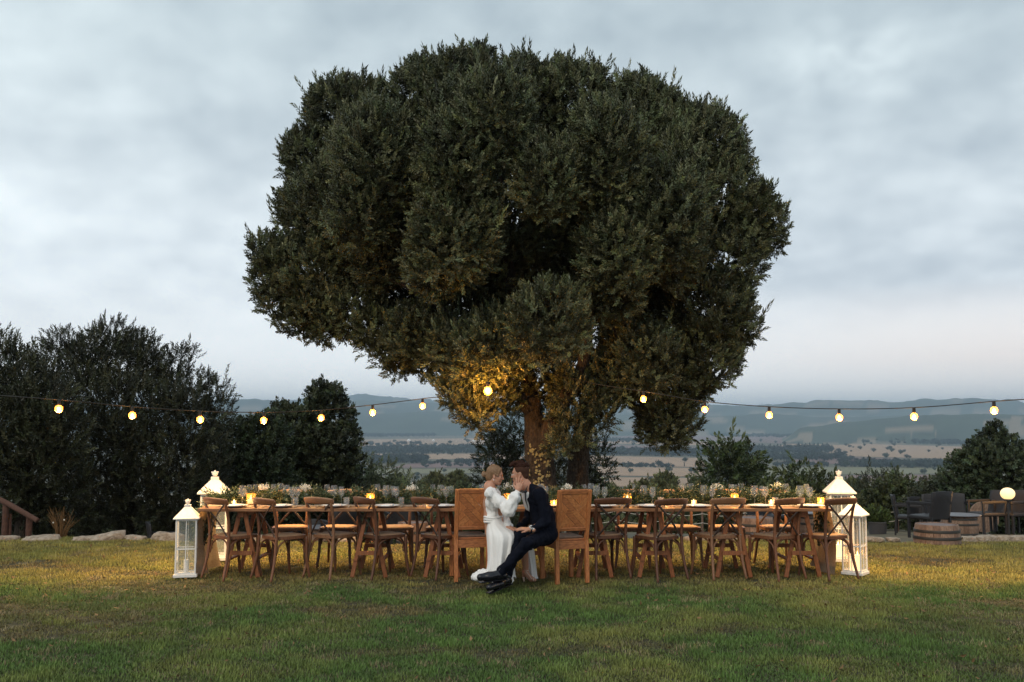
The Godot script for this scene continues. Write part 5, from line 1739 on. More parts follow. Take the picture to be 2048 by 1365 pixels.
func carved_chair() -> Node3D:                             # square chair with a parquet back, faces -z
	var o := Node3D.new()
	var w := 0.172
	var lean := func(y: float) -> float: return 0.205 + 0.10 * clampf((y - 0.45) / 0.55, 0.0, 1.0)
	for s in [-1.0, 1.0]:
		var post := Mb.new()
		post.bar(Vector3(s * w, 0.0, 0.225), Vector3(s * w, 0.45, 0.205), 0.042, 0.042, Vector3.RIGHT, 0.004)
		post.bar(Vector3(s * w, 0.452, 0.205), Vector3(s * w, 0.985, 0.302), 0.041, 0.041, Vector3.RIGHT, 0.004)
		obj("leg", post, M.oak, o)
		obj("leg", Mb.new().bar(Vector3(s * w, 0.0, -0.205), Vector3(s * w, 0.44, -0.205), 0.044, 0.044, Vector3.RIGHT, 0.004), M.oak, o)
		obj("apron", Mb.new().box(Vector3(s * w, 0.40, 0.0), Vector3(0.024, 0.075, 0.36), Basis(), 0.003), M.oak_b, o)
	obj("apron", Mb.new().box(Vector3(0, 0.40, 0.208), Vector3(w * 2 - 0.044, 0.085, 0.03), Basis(), 0.003), M.oak_b, o)
	obj("apron", Mb.new().box(Vector3(0, 0.40, -0.205), Vector3(w * 2 - 0.046, 0.075, 0.026), Basis(), 0.003), M.oak_b, o)
	obj("seat", Mb.new().box(Vector3(0, 0.452, -0.012), Vector3(w * 2 + 0.03, 0.022, 0.40), Basis(), 0.006), M.oak_b, o)
	obj("cushion", Mb.new().box(Vector3(0, 0.475, -0.02), Vector3(w * 2 - 0.02, 0.022, 0.36), Basis(), 0.008), M.cushion, o)
	var tilt := atan2(0.10, 0.55)
	var b := Basis(Vector3.RIGHT, tilt)                    # +y leans back
	var mid := Vector3(0, 0.765, lean.call(0.765))
	obj("top_rail", Mb.new().box(mid + b * Vector3(0, 0.205, 0.0), Vector3(w * 2 - 0.043, 0.046, 0.036), b, 0.004), M.oak_b, o)
	obj("lower_rail", Mb.new().box(mid + b * Vector3(0, -0.198, 0.0), Vector3(w * 2 - 0.043, 0.036, 0.034), b, 0.004), M.oak_b, o)
	# parquet: a diagonal band, and boards across it on both sides
	var W := w - 0.0215
	var H := 0.180
	var rect := PackedVector2Array([Vector2(-W, -H), Vector2(W, -H), Vector2(W, H), Vector2(-W, H)])
	var dir := Vector2(1, -1).normalized()
	var nor := Vector2(1, 1).normalized()
	var k := 0
	var put := func(c: Vector2, u: Vector2, hu: float, hv: float, kind: int) -> void:
		var v := Vector2(-u.y, u.x)
		var cut := Geometry2D.intersect_polygons(rect, PackedVector2Array([c - u * hu - v * hv, c + u * hu - v * hv, c + u * hu + v * hv, c - u * hu + v * hv]))
		for q in cut:
			var z := 0.0014 * (kind % 3)
			obj("parquet_board", Mb.new().prism(q, -0.008, 0.008 + z, b, mid), [M.oak_c, M.oak, M.oak_b, M.oak_c, M.oak][kind % 5], o)
	for i in [-1, 0, 1]:
		for j in [-1, 0]:
			put.call(nor * (i * 0.058) + dir * (j * 0.30 + 0.15 + 0.06 * i), dir, 0.1485, 0.0278, i + j + 3)
	for side in [-1.0, 1.0]:
		for j in range(-4, 5):
			put.call(nor * side * (0.088 + 0.15) + dir * (j * 0.062 + 0.02), nor, 0.149, 0.0298, j + 5)
	return o

func place_chair(src: Node3D, called: String, label: String, group: String, pos: Vector3, turn: float) -> void:
	var o: Node3D = src.duplicate()
	o.name = numbered(called)
	add_child(o, true)
	o.position = pos
	o.rotation.y = turn
	tag(o, label, "chair", group)

func chairs() -> void:
	var kinds := [cross_chair(M.chair), cross_chair(M.chair_b), cross_chair(M.chair_c)]
	var g := "cross-back chairs on the near side of the table"
	var front := [
		[424, 1160, -40, 0, "cross-back wooden chair beside the small lantern at the bride's end"], [521, 1161, -45, 0, "second cross-back chair from the bride's end, turned to the couple"], [632, 1158, -35, 2, "lighter third cross-back chair from the bride's end"], [723, 1157, -51, 1, "fourth cross-back chair from the bride's end, dark brown"], [846, 1158, -43, 1, "dark cross-back chair standing next to the bride's carved chair"],
		[1228, 1160, 18, 1, "dark cross-back chair standing next to the groom's carved chair"], [1347, 1163, 29, 1, "second cross-back chair past the groom's carved chair"], [1461, 1160, 20, 2, "lighter third cross-back chair past the groom's carved chair"], [1586, 1161, 31, 0, "fourth cross-back chair past the groom, beside the last one"], [1689, 1161, 25, 1, "last cross-back chair in front of the small lantern at the groom's end"]]
	for q in front:
		var p := on(q[0], q[1])
		var a := deg_to_rad(q[2])
		place_chair(kinds[q[3]], "cross_back_chair", q[4], g, p - Vector3(sin(a), 0, cos(a)) * 0.275, a)
	g = "cross-back chairs on the far side of the table"
	var back := [[587, 8, "far side cross-back chair seen between second and third near chair"], [683, -6, "far side cross-back chair seen between third and fourth near chair"], [795, 10, "far side cross-back chair seen between fourth and fifth near chair"], [890, -4, "far side cross-back chair half behind the bride's carved chair"], [1262, -8, "far side cross-back chair beyond the first chair past the groom"], [1358, 6, "far side cross-back chair beyond the second chair past the groom"], [1447, -5, "far side cross-back chair with its top rail above the garland"], [1549, 7, "far side cross-back chair nearest the low barrel"]]
	for q in back:
		var d := 12.0
		place_chair(kinds[(q[0] / 7) % 3], "cross_back_chair", q[2], g, Vector3(X(q[0], d), 0, -d), PI + deg_to_rad(q[1]))
	for k in kinds:
		k.free()
	var cc := carved_chair()
	var p1 := on(944, 1164)
	var a1 := deg_to_rad(10.0)
	place_chair(cc, "carved_chair", "square wooden chair with parquet back on which the bride sits", "carved chairs of the couple", p1 - Vector3(sin(a1), 0, cos(a1)) * 0.225, a1)
	var p2 := on(1145, 1168)
	var a2 := deg_to_rad(20.0)
	place_chair(cc, "carved_chair", "square wooden chair with parquet back on which the groom sits", "carved chairs of the couple", p2 - Vector3(sin(a2), 0, cos(a2)) * 0.225, a2)
	cc.free()

# ---------------------------------------------------------------- lanterns
func lantern(label: String, pos: Vector3, turn: float, h: float, w: float, bars: int, lit: bool) -> void:
	var o := thing("lantern", label, "lantern", "", pos, turn)
	var e := w * 0.075
	var body := h * 0.70
	var r := w * 0.5
	obj("base", Mb.new().box(Vector3(0, h * 0.02, 0), Vector3(w * 1.12, h * 0.04, w * 1.12), Basis(), 0.004), M.white, o)
	for x in [-1.0, 1.0]:
		for z in [-1.0, 1.0]:
			obj("post", Mb.new().box(Vector3(x * (r - e * 0.5), h * 0.04 + body * 0.5, z * (r - e * 0.5)), Vector3(e, body, e), Basis(), 0.002), M.white, o)
	for s in 4:
		var b := Basis(Vector3.UP, s * PI / 2.0)
		for y in [h * 0.05, h * 0.04 + body * 0.46, h * 0.04 + body * 0.985]:
			obj("rail", Mb.new().box(b * Vector3(0, y, r - e * 0.5), Vector3(w - e * 2.0 - 0.002, e * 0.8, e * 0.7), b), M.white, o)
		for i in bars:
			var x := (float(i + 1) / (bars + 1) - 0.5) * (w - e)
			obj("glazing_bar", Mb.new().box(b * Vector3(x, h * 0.04 + body * 0.5, r - e * 0.42), Vector3(e * 0.55, body - 0.01, e * 0.45), b), M.white, o)
		obj("pane", Mb.new().box(b * Vector3(0, h * 0.04 + body * 0.5, r - e * 0.75), Vector3(w - e * 2.0, body * 0.97, 0.002), b), M.pane, o)
	var y0 := h * 0.04 + body
	var ro := Mb.new()
	var rf := w * 0.62
	var rt := w * 0.13
	var yt := h * 0.90
	var ring := func(q: float, y: float) -> Array: return [Vector3(-q, y, q), Vector3(q, y, q), Vector3(q, y, -q), Vector3(-q, y, -q)]
	var lv := [ring.call(rf - 0.01, y0 + 0.001), ring.call(rf, y0 + 0.004), ring.call(rf, y0 + h * 0.018), ring.call(rf * 0.95, y0 + h * 0.026), ring.call(rt, yt)]
	for i in lv.size() - 1:
		for j in 4:
			var j2 := (j + 1) % 4
			ro.face([lv[i][j], lv[i][j2], lv[i + 1][j2], lv[i + 1][j]])
	ro.face(lv[4])
	var bot: Array = lv[0].duplicate()
	bot.reverse()
	ro.face(bot)
	obj("roof", ro, M.white, o)
	obj("cap", Mb.new().box(Vector3(0, yt + h * 0.012, 0), Vector3(rt * 2.3, h * 0.028, rt * 2.3), Basis(), 0.003), M.white, o)
	var fin := Mb.new()
	fin.lathe([[0.001, yt + h * 0.026], [rt * 0.7, yt + h * 0.028], [rt * 0.5, yt + h * 0.035], [rt * 0.85, yt + h * 0.05], [rt * 0.95, yt + h * 0.065], [rt * 0.5, yt + h * 0.085], [rt * 0.25, yt + h * 0.09], [rt * 0.3, yt + h * 0.098], [0.001, h]], 12)
	for k in 8:
		var a := TAU * k / 8.0
		fin.ball(Vector3(cos(a) * rt * 0.9, yt + h * 0.078, sin(a) * rt * 0.9), Vector3.ONE * rt * 0.22, 6, 4)
	obj("finial", fin, M.white, o)
	var cr := w * 0.13
	for q in ([[0.0, 0.0, 0.17, 1.0]] if not lit else [[-0.12, 0.05, 0.13, 1.0], [0.12, -0.08, 0.20, 1.0]]):
		var ch: float = h * q[2]
		var cp := Vector3(q[0] * w, h * 0.041, q[1] * w)
		var cm := Mb.new().lathe([[0.001, 0.0], [cr, 0.0], [cr, ch], [cr * 0.9, ch + 0.003], [cr * 0.6, ch - 0.006], [0.001, ch - 0.008]], 16, cp)
		var co := obj("candle", cm, M.wax if lit else M.wax_cold, o)
		if lit:
			var fl := Mb.new().lathe([[0.001, ch], [0.008, ch + 0.012], [0.006, ch + 0.025], [0.001, ch + 0.045]], 8, cp)
			obj("flame", fl, M.flame, co)
			lamp(o, cp + Vector3(0, ch + 0.02, 0), 0.012, Color(1.0, 0.62, 0.28), 0.02, 4.0)
		else:
			obj("wick", Mb.new().rod(cp + Vector3(0, ch - 0.008, 0), cp + Vector3(0, ch + 0.01, 0), 0.0015, 0.0015, 4), M.black, co)

func lanterns() -> void:
	lantern("small white lantern with an unlit candle at the bride's end of the table", Vector3(X(384, 11.2), 0, -11.2), deg_to_rad(12), 0.85, 0.225, 1, false)
	lantern("tall white lantern standing behind the bride's end of the table", Vector3(X(436, 12.55), 0, -12.55), deg_to_rad(14), 1.10, 0.32, 1, false)
	lantern("tall white lantern standing behind the groom's end of the table", Vector3(X(1671, 12.45), 0, -12.45), deg_to_rad(-8), 1.11, 0.28, 1, true)
	lantern("small white lantern with lit candles behind the last chair at the groom's end", Vector3(X(1698, 11.35), 0, -11.35), deg_to_rad(-38), 0.875, 0.215, 1, true)

# ---------------------------------------------------------------- the couple
func hand(f: Field, wrist: Vector3, dir: Vector3, palm: Vector3, side: float, curl: float, s := 1.0, spread := 0.16) -> void:
	# palm: out of the palm; side: +1 puts the thumb along dir x palm
	var acr := dir.cross(palm).normalized()
	var pc := wrist + dir * 0.05 * s
	f.ell(pc, Vector3(0.040, 0.050, 0.015) * s, Basis(acr, dir, -palm), 0.012)
	f.cap(wrist - dir * 0.03, wrist + dir * 0.02, 0.024 * s, 0.025 * s, 0.015)
	var lens := [0.066, 0.076, 0.071, 0.056]
	for i in 4:
		var u := (i - 1.5) * 0.020 * s * side * -1.0
		var root := wrist + dir * (0.088 - 0.006 * absf(i - 1.2)) * s + acr * u
		var d0 := (dir + acr * (i - 1.5) * -spread * side + palm * curl * 0.35).normalized()
		var d1 := (d0 + palm * curl * 0.6).normalized()
		var d2 := (d1 + palm * curl * 0.6).normalized()
		var l: float = lens[i] * s
		var p1: Vector3 = root + d0 * l * 0.45
		var p2: Vector3 = p1 + d1 * l * 0.32
		var p3: Vector3 = p2 + d2 * l * 0.25
		f.cap(root - dir * 0.02 * s, p1, 0.0095 * s, 0.0088 * s, 0.004)
		f.cap(p1, p2, 0.0088 * s, 0.008 * s, 0.003)
		f.cap(p2, p3, 0.008 * s, 0.0068 * s, 0.003)
	var t0 := wrist + dir * 0.028 * s + acr * 0.026 * s * side
	var t1 := t0 + (dir * 0.75 + acr * side * 0.85 + palm * 0.3).normalized() * 0.038 * s
	var t2 := t1 + (dir * 1.0 + acr * side * 0.3 + palm * 0.3).normalized() * 0.034 * s
	f.cap(t0, t1, 0.0125 * s, 0.0105 * s, 0.008)
	f.cap(t1, t2, 0.0105 * s, 0.008 * s, 0.003)

func head_field(man: bool) -> Field:                       # looks along +x, chin at -0.115
	var f := Field.new(Vector3(-0.16, -0.24, -0.11), Vector3(0.15, 0.17, 0.11), 0.004)
	var j := 1.0 if man else 0.9
	f.ell(Vector3(-0.018, 0.040, 0), Vector3(0.098, 0.088, 0.076), Basis(), 0.02)
	f.ell(Vector3(0.022, -0.025, 0), Vector3(0.074, 0.095, 0.060), Basis(), 0.03)
	f.cap(Vector3(-0.005, -0.075, -0.042 * j), Vector3(0.062, -0.098, -0.014), 0.020, 0.017, 0.03)      # jaw
	f.cap(Vector3(-0.005, -0.075, 0.042 * j), Vector3(0.062, -0.098, 0.014), 0.020, 0.017, 0.03)
	f.ell(Vector3(0.072, -0.100, 0), Vector3(0.020, 0.016, 0.021) * j, Basis(), 0.02)                    # chin
	f.cap(Vector3(0.082, 0.026, -0.028), Vector3(0.082, 0.026, 0.028), 0.012 * j, 0.012 * j, 0.02)        # brow
	f.ell(Vector3(0.094, -0.004, -0.031), Vector3(0.016, 0.013, 0.020), Basis(), 0.012, true)
	f.ell(Vector3(0.094, -0.004, 0.031), Vector3(0.016, 0.013, 0.020), Basis(), 0.012, true)
	f.cap(Vector3(0.088, 0.016, 0), Vector3(0.112, -0.030, 0), 0.0075, 0.0105, 0.012)                    # nose
	f.ell(Vector3(0.102, -0.036, 0.010), Vector3(0.010, 0.008, 0.007), Basis(), 0.006)
	f.ell(Vector3(0.102, -0.036, -0.010), Vector3(0.010, 0.008, 0.007), Basis(), 0.006)
	f.ell(Vector3(0.090, -0.060, 0), Vector3(0.011, 0.0065, 0.021), Basis(), 0.008)                      # lips
	f.ell(Vector3(0.087, -0.073, 0), Vector3(0.011, 0.0075, 0.018), Basis(), 0.008)
	f.ell(Vector3(0.066, -0.030, 0.040), Vector3(0.022, 0.022, 0.018), Basis(), 0.025)                   # cheeks
	f.ell(Vector3(0.066, -0.030, -0.040), Vector3(0.022, 0.022, 0.018), Basis(), 0.025)
	for s in [-1.0, 1.0]:                                                                                # ears
		var b := Basis(Vector3(0, 1, 0), s * -0.35) * Basis(Vector3(0, 0, 1), 0.18)
		f.ell(Vector3(-0.012, -0.012, s * 0.076), Vector3(0.018, 0.031, 0.009), b, 0.008)
		f.ell(Vector3(-0.008, -0.012, s * 0.085), Vector3(0.009, 0.018, 0.006), b, 0.004, true)
	var nr := 0.056 if man else 0.044
	f.cap(Vector3(-0.028, -0.05, 0), Vector3(-0.050, -0.20, 0), nr, nr * 1.05, 0.03)                     # neck
	return f

func face_bits(o: Node, xf: Transform3D, man: bool) -> void:
	for s in [-1.0, 1.0]:
		var e := Mb.new()
		if man:
			e.ball(Vector3(0.079, -0.004, s * 0.031), Vector3(0.011, 0.009, 0.013), 10, 8)
			obj("eye", Mb.new().add(e, xf), M.eye, o)
			var iris := Mb.new().ball(Vector3(0.088, -0.004, s * 0.031), Vector3(0.004, 0.005, 0.005), 8, 6)
			obj("iris", Mb.new().add(iris, xf), M.brow, o)
		else:
			e.ball(Vector3(0.079, -0.004, s * 0.031), Vector3(0.0115, 0.0095, 0.0135), 10, 8)
			obj("eyelid", Mb.new().add(e, xf), M.skin, o)
			var la := Mb.new().tube(PackedVector3Array([Vector3(0.086, -0.009, s * 0.020), Vector3(0.092, -0.013, s * 0.031), Vector3(0.083, -0.010, s * 0.043)]), PackedFloat32Array([0.0012, 0.002, 0.0012]), 5)
			obj("eyelash", Mb.new().add(la, xf), M.brow, o)
		var br := Mb.new().tube(PackedVector3Array([Vector3(0.0945, 0.022, s * 0.012), Vector3(0.093, 0.029, s * 0.030), Vector3(0.078, 0.025, s * 0.046)]), PackedFloat32Array([0.003, 0.0036, 0.0018] if man else [0.002, 0.0026, 0.0014]), 6)
		obj("eyebrow", Mb.new().add(br, xf), M.brow, o)
	var lp := Mb.new()
	lp.ball(Vector3(0.0945, -0.0605, 0), Vector3(0.0082, 0.0050, 0.019), 12, 6)
	lp.ball(Vector3(0.0915, -0.0715, 0), Vector3(0.0082, 0.0058, 0.016), 12, 6)
	obj("lips", Mb.new().add(lp, xf), M.lip, o)

func from_field(called: String, f: Field, m: Material, o: Node, xf := Transform3D()) -> void:
	var mb := Mb.new()
	f.mesh(mb, xf)
	obj(called, mb, m, o)

func couple() -> void:
	bride()
	groom()

func bride() -> void:
	var o := thing("person", "bride in a long white dress with puffed sleeve touching the groom's cheek", "person", "", at(990, 1158, 10.6) * Vector3(1, 0, 1))
	var B := o.position
	var J := func(px: float, py: float, d: float) -> Vector3: return at(px, py, d) - B
	var hx := Transform3D(Basis(Vector3.UP, -0.06) * Basis(Vector3(0, 0, 1), -0.20) * Basis.from_scale(Vector3.ONE * 0.77), J.call(991, 951.0, 10.5))
	# body: one skin from head to foot
	var skin := Mb.new()
	head_field(false).mesh(skin, hx)
	var hf := Field.new(J.call(940, 1170, 10.3).min(J.call(940, 1170, 11.1)) - Vector3(0.02, 0.02, 0.35), J.call(1080, 960, 10.1) + Vector3(0.05, 0.0, 0.25), 0.010)
	var neck := hx * Vector3(-0.05, -0.17, 0)
	hf.cap(hx * Vector3(-0.04, -0.12, 0), neck, 0.042, 0.046, 0.02)
	var sn: Vector3 = J.call(982, 989, 10.44)
	var sf: Vector3 = J.call(988, 989, 10.76)
	hf.cap(sn, sf, 0.045, 0.045, 0.05)
	hf.cap(neck, J.call(984, 1008, 10.6), 0.05, 0.085, 0.05)
	hf.cap(J.call(984, 1008, 10.6), J.call(986, 1036, 10.6), 0.085, 0.085, 0.05)
	hf.cap(J.call(986, 1036, 10.6), J.call(992, 1062, 10.6), 0.09, 0.12, 0.05)
	var kn: Vector3 = J.call(1046, 1072, 10.68)
	var an: Vector3 = J.call(1052, 1143, 10.80)
	hf.cap(J.call(994, 1066, 10.55), kn, 0.085, 0.058, 0.03)
	hf.cap(kn, an, 0.052, 0.032, 0.03)
	hf.cap(an + Vector3(-0.01, -0.01, 0), an + Vector3(0.055, -0.075, 0.05), 0.030, 0.026, 0.02)
	hf.cap(an + Vector3(0.055, -0.075, 0.05), an + Vector3(0.095, -0.082, 0.075), 0.026, 0.017, 0.015)
	hf.cap(an + Vector3(-0.01, -0.01, 0), an + Vector3(-0.02, -0.045, -0.01), 0.028, 0.022, 0.02)
	var el: Vector3 = J.call(1016, 1020, 10.27)
	var wr: Vector3 = J.call(1035.5, 985, 10.29)
	hf.cap(sn, el, 0.042, 0.036, 0.02)
	hf.cap(el, wr, 0.035, 0.024, 0.02)
	var el2: Vector3 = J.call(1004, 1034, 10.8)
	var wr2: Vector3 = J.call(1020, 1057, 10.45)
	hf.cap(sf, el2, 0.042, 0.036, 0.02)
	hf.cap(el2, wr2, 0.034, 0.024, 0.02)
	hf.mesh(skin)
	var gf := Field.new(wr - Vector3(0.1, 0.07, 0.1), wr + Vector3(0.12, 0.2, 0.1), 0.003)
	hand(gf, wr + Vector3(0, 0.01, 0), Vector3(0.20, 0.96, -0.10).normalized(), Vector3(0.10, -0.08, -1.0).normalized(), 1.0, 0.12, 0.90, 0.20)
	gf.mesh(skin)
	gf = Field.new(wr2 - Vector3(0.1, 0.09, 0.1), wr2 + Vector3(0.22, 0.09, 0.15), 0.003)
	hand(gf, wr2, Vector3(0.95, -0.08, 0.25).normalized(), Vector3(-0.1, -1.0, 0.0).normalized(), -1.0, 0.25, 0.82)
	gf.mesh(skin)
	obj("body", skin, M.skin, o)
	face_bits(o, hx, false)
	# hair, gathered in a low bun
	var h := Field.new(Vector3(-0.22, -0.13, -0.12), Vector3(0.13, 0.18, 0.12), 0.004)
	h.ell(Vector3(-0.024, 0.043, 0), Vector3(0.108, 0.096, 0.086), Basis(), 0.02)
	h.ell(Vector3(-0.07, -0.035, 0), Vector3(0.060, 0.070, 0.064), Basis(), 0.03)
	h.plane(Vector3(0.050, 0.035, 0), Vector3(0.86, -0.50, 0).normalized(), 0.01)
	h.cap(Vector3(0.052, 0.098, 0.045), Vector3(0.034, 0.0, 0.074), 0.016, 0.010, 0.015)       # swept side strands
	h.cap(Vector3(0.034, 0.0, 0.074), Vector3(0.0, 0.02, 0.082), 0.010, 0.010, 0.01)
	h.cap(Vector3(0.052, 0.098, -0.045), Vector3(0.034, 0.0, -0.074), 0.016, 0.010, 0.015)
	h.ell(Vector3(-0.15, -0.02, 0), Vector3(0.042, 0.036, 0.044), Basis(), 0.014)
	h.cap(Vector3(-0.165, -0.04, 0.03), Vector3(-0.175, 0.01, -0.02), 0.014, 0.012, 0.01)
	h.ell(Vector3(-0.012, -0.018, 0.082), Vector3(0.018, 0.026, 0.02), Basis(), 0.006, true)
	from_field("hair", h, M.hair_fair, o, hx)
	obj("earring", Mb.new().add(Mb.new().ball(Vector3(-0.006, -0.060, 0.084), Vector3(0.006, 0.010, 0.006), 8, 6), hx), M.porcelain, o)
	# dress: bodice and sleeves
	var d := Field.new(J.call(955, 1075, 10.9) - Vector3(0, 0, 0.15), J.call(1060, 962, 10.0) + Vector3(0.02, 0, 0), 0.008)
	d.cap(sn + Vector3(0.005, 0.004, 0), sf + Vector3(0.005, 0.004, 0), 0.054, 0.054, 0.05)
	d.ell(J.call(985, 1006, 10.6), Vector3(0.088, 0.10, 0.155), Basis(), 0.04)
	d.ell(J.call(997, 1004, 10.5), Vector3(0.045, 0.045, 0.05), Basis(), 0.04)
	d.ell(J.call(997, 1004, 10.7), Vector3(0.045, 0.045, 0.05), Basis(), 0.04)
	d.ell(J.call(986, 1034, 10.6), Vector3(0.085, 0.09, 0.13), Basis(), 0.05)
	d.cap(neck + Vector3(0, -0.045, 0.07), neck + Vector3(0, -0.06, 0.14), 0.035, 0.045, 0.04)
	d.cap(neck + Vector3(0, -0.045, -0.07), neck + Vector3(0, -0.06, -0.14), 0.035, 0.045, 0.04)
	d.ell(neck + Vector3(-0.075, -0.03, 0), Vector3(0.050, 0.10, 0.050), Basis(), 0.02, true)    # low back
	d.ell(neck + Vector3(0.045, 0.0, 0), Vector3(0.05, 0.06, 0.05), Basis(), 0.02, true)
	var um: Vector3 = sn.lerp(el, 0.55)
	d.cap(sn, um, 0.052, 0.056, 0.03)
	d.cap(um, el + Vector3(0.01, -0.01, 0), 0.056, 0.060, 0.03)
	d.cap(el + Vector3(0.01, -0.01, 0), el.lerp(wr, 0.68), 0.059, 0.060, 0.03)
	d.cap(el.lerp(wr, 0.68), wr.lerp(el, 0.06), 0.057, 0.032, 0.02)
	d.cap(sf, el2, 0.056, 0.062, 0.03)
	d.cap(el2, wr2.lerp(el2, 0.12), 0.062, 0.040, 0.03)
	var cr := FastNoiseLite.new()
	cr.seed = 3; cr.frequency = 1.0; cr.fractal_octaves = 2
	d.ripple(0.016, cr, Vector3(15, 9, 15))
	from_field("bodice", d, M.dress, o)
	obj("cuff", Mb.new().tube(PackedVector3Array([wr.lerp(el, 0.12), wr.lerp(el, 0.02), wr + (wr - el).normalized() * 0.012]), PackedFloat32Array([0.032, 0.030, 0.034]), 14), M.dress, o)
	var sash := Mb.new()
	for i in 3:
		var c: Vector3 = J.call(986, 1034 + i * 4.5, 10.6)
		var ring := PackedVector3Array()
		for k in 25:
			var a := TAU * k / 24.0
			ring.append(c + Vector3(cos(a) * 0.090, 0.004 * sin(a * 3.0 + i), sin(a) * 0.136))
		sash.tube(ring, PackedFloat32Array([0.013]), 6)
	obj("sash", sash, M.dress, o)
	# skirt: rings that open into folds
	var rows := [[1036, 975, 1003, 10.6, 0.14, 0.0], [1045, 974, 1007, 10.59, 0.155, 0.012], [1054, 973.5, 1020, 10.57, 0.19, 0.02], [1062, 973, 1036, 10.54, 0.235, 0.03], [1070, 973, 1041, 10.52, 0.25, 0.035], [1082, 974, 1039, 10.50, 0.245, 0.05], [1096, 975, 1036, 10.49, 0.24, 0.065], [1110, 975.5, 1032, 10.48, 0.24, 0.08], [1124, 976, 1029, 10.47, 0.24, 0.095], [1137, 975, 1027, 10.46, 0.25, 0.11], [1150, 973, 1028, 10.47, 0.26, 0.12], [1157, 968, 1030, 10.47, 0.28, 0.12]]
	var sk := Mb.new()
	var n := 120
	for i in rows.size():
		var q: Array = rows[i]
		var a: Vector3 = J.call(q[1], q[0], q[3])
		var b: Vector3 = J.call(q[2], q[0], q[3])
		var c := (a + b) * 0.5
		var rx := (b.x - a.x) * 0.5
		for k in n:
			var t := TAU * k / n
			var fold: float = q[5] * (sin(t * 13.0 + 0.05 * i) * 0.55 + sin(t * 7.0 + 1.3 + 0.12 * i) * 0.6 + sin(t * 23.0 + 2.0) * 0.25)
			var w := 1.0 + fold
			sk.v.append(Vector3(c.x + cos(t) * rx * w, maxf(c.y, 0.02) + (0.02 * sin(t * 6.0) if i == rows.size() - 1 else 0.0), c.z + sin(t) * q[4] * w))
	for i in rows.size() - 1:
		for k in n:
			var k2 := (k + 1) % n
			sk.quad(i * n + k, i * n + k2, (i + 1) * n + k2, (i + 1) * n + k)
	obj("skirt", sk, M.dress, o)
	# the far side of the skirt, falling beside her foot
	var s2 := Mb.new()
	var r2 := [[1066, 1030, 1058, 10.86, 0.05, 0.03], [1085, 1038, 1064, 10.87, 0.06, 0.05], [1105, 1046, 1068, 10.88, 0.07, 0.08], [1130, 1052, 1071, 10.89, 0.075, 0.10], [1150, 1054, 1073, 10.9, 0.08, 0.12], [1157, 1054, 1075, 10.9, 0.085, 0.12]]
	n = 60
	for i in r2.size():
		var q: Array = r2[i]
		var a: Vector3 = J.call(q[1], q[0], q[3])
		var b: Vector3 = J.call(q[2], q[0], q[3])
		var c := (a + b) * 0.5
		for k in n:
			var t := TAU * k / n
			var w: float = 1.0 + q[5] * (sin(t * 9.0) + 0.5 * sin(t * 5.0 + 1.0))
			s2.v.append(Vector3(c.x + cos(t) * (b.x - a.x) * 0.5 * w, maxf(c.y, 0.02), c.z + sin(t) * q[4] * w))
	for i in r2.size() - 1:
		for k in n:
			var k2 := (k + 1) % n
			s2.quad(i * n + k, i * n + k2, (i + 1) * n + k2, (i + 1) * n + k)
	obj("skirt_panel", s2, M.dress, o)
	# hem trailing on the grass
	var tr := Field.new(J.call(935, 1170, 10.6) - Vector3(0, 0, 0.2), J.call(985, 1135, 10.2) + Vector3(0, 0.03, 0.3), 0.009)
	tr.ell(J.call(958, 1153, 10.42), Vector3(0.085, 0.045, 0.10), Basis(Vector3(0, 0, 1), 0.2), 0.03)
	tr.ell(J.call(970, 1150, 10.46), Vector3(0.09, 0.055, 0.12), Basis(), 0.03)
	tr.ripple(0.016, cr, Vector3(22, 14, 22))
	from_field("hem", tr, M.dress, o)
	# sandal
	var sa := Mb.new()
	var ring := PackedVector3Array()
	for k in 15:
		var a := TAU * k / 14.0
		ring.append(an + Vector3(cos(a) * 0.036, 0.012, sin(a) * 0.036))
	sa.tube(ring, PackedFloat32Array([0.005]), 5)
	sa.tube(PackedVector3Array([an + Vector3(0.0, 0.0, 0.036), an + Vector3(0.03, -0.035, 0.052), an + Vector3(0.06, -0.075, 0.085)]), PackedFloat32Array([0.005]), 5)
	sa.tube(PackedVector3Array([an + Vector3(0.09, -0.07, 0.045), an + Vector3(0.085, -0.052, 0.075), an + Vector3(0.075, -0.085, 0.10)]), PackedFloat32Array([0.006]), 5)
	sa.rod(an + Vector3(-0.028, -0.06, -0.012), Vector3(an.x - 0.02, 0.004, an.z - 0.01), 0.012, 0.008, 8)
	obj("sandal", sa, M.sandal, o)

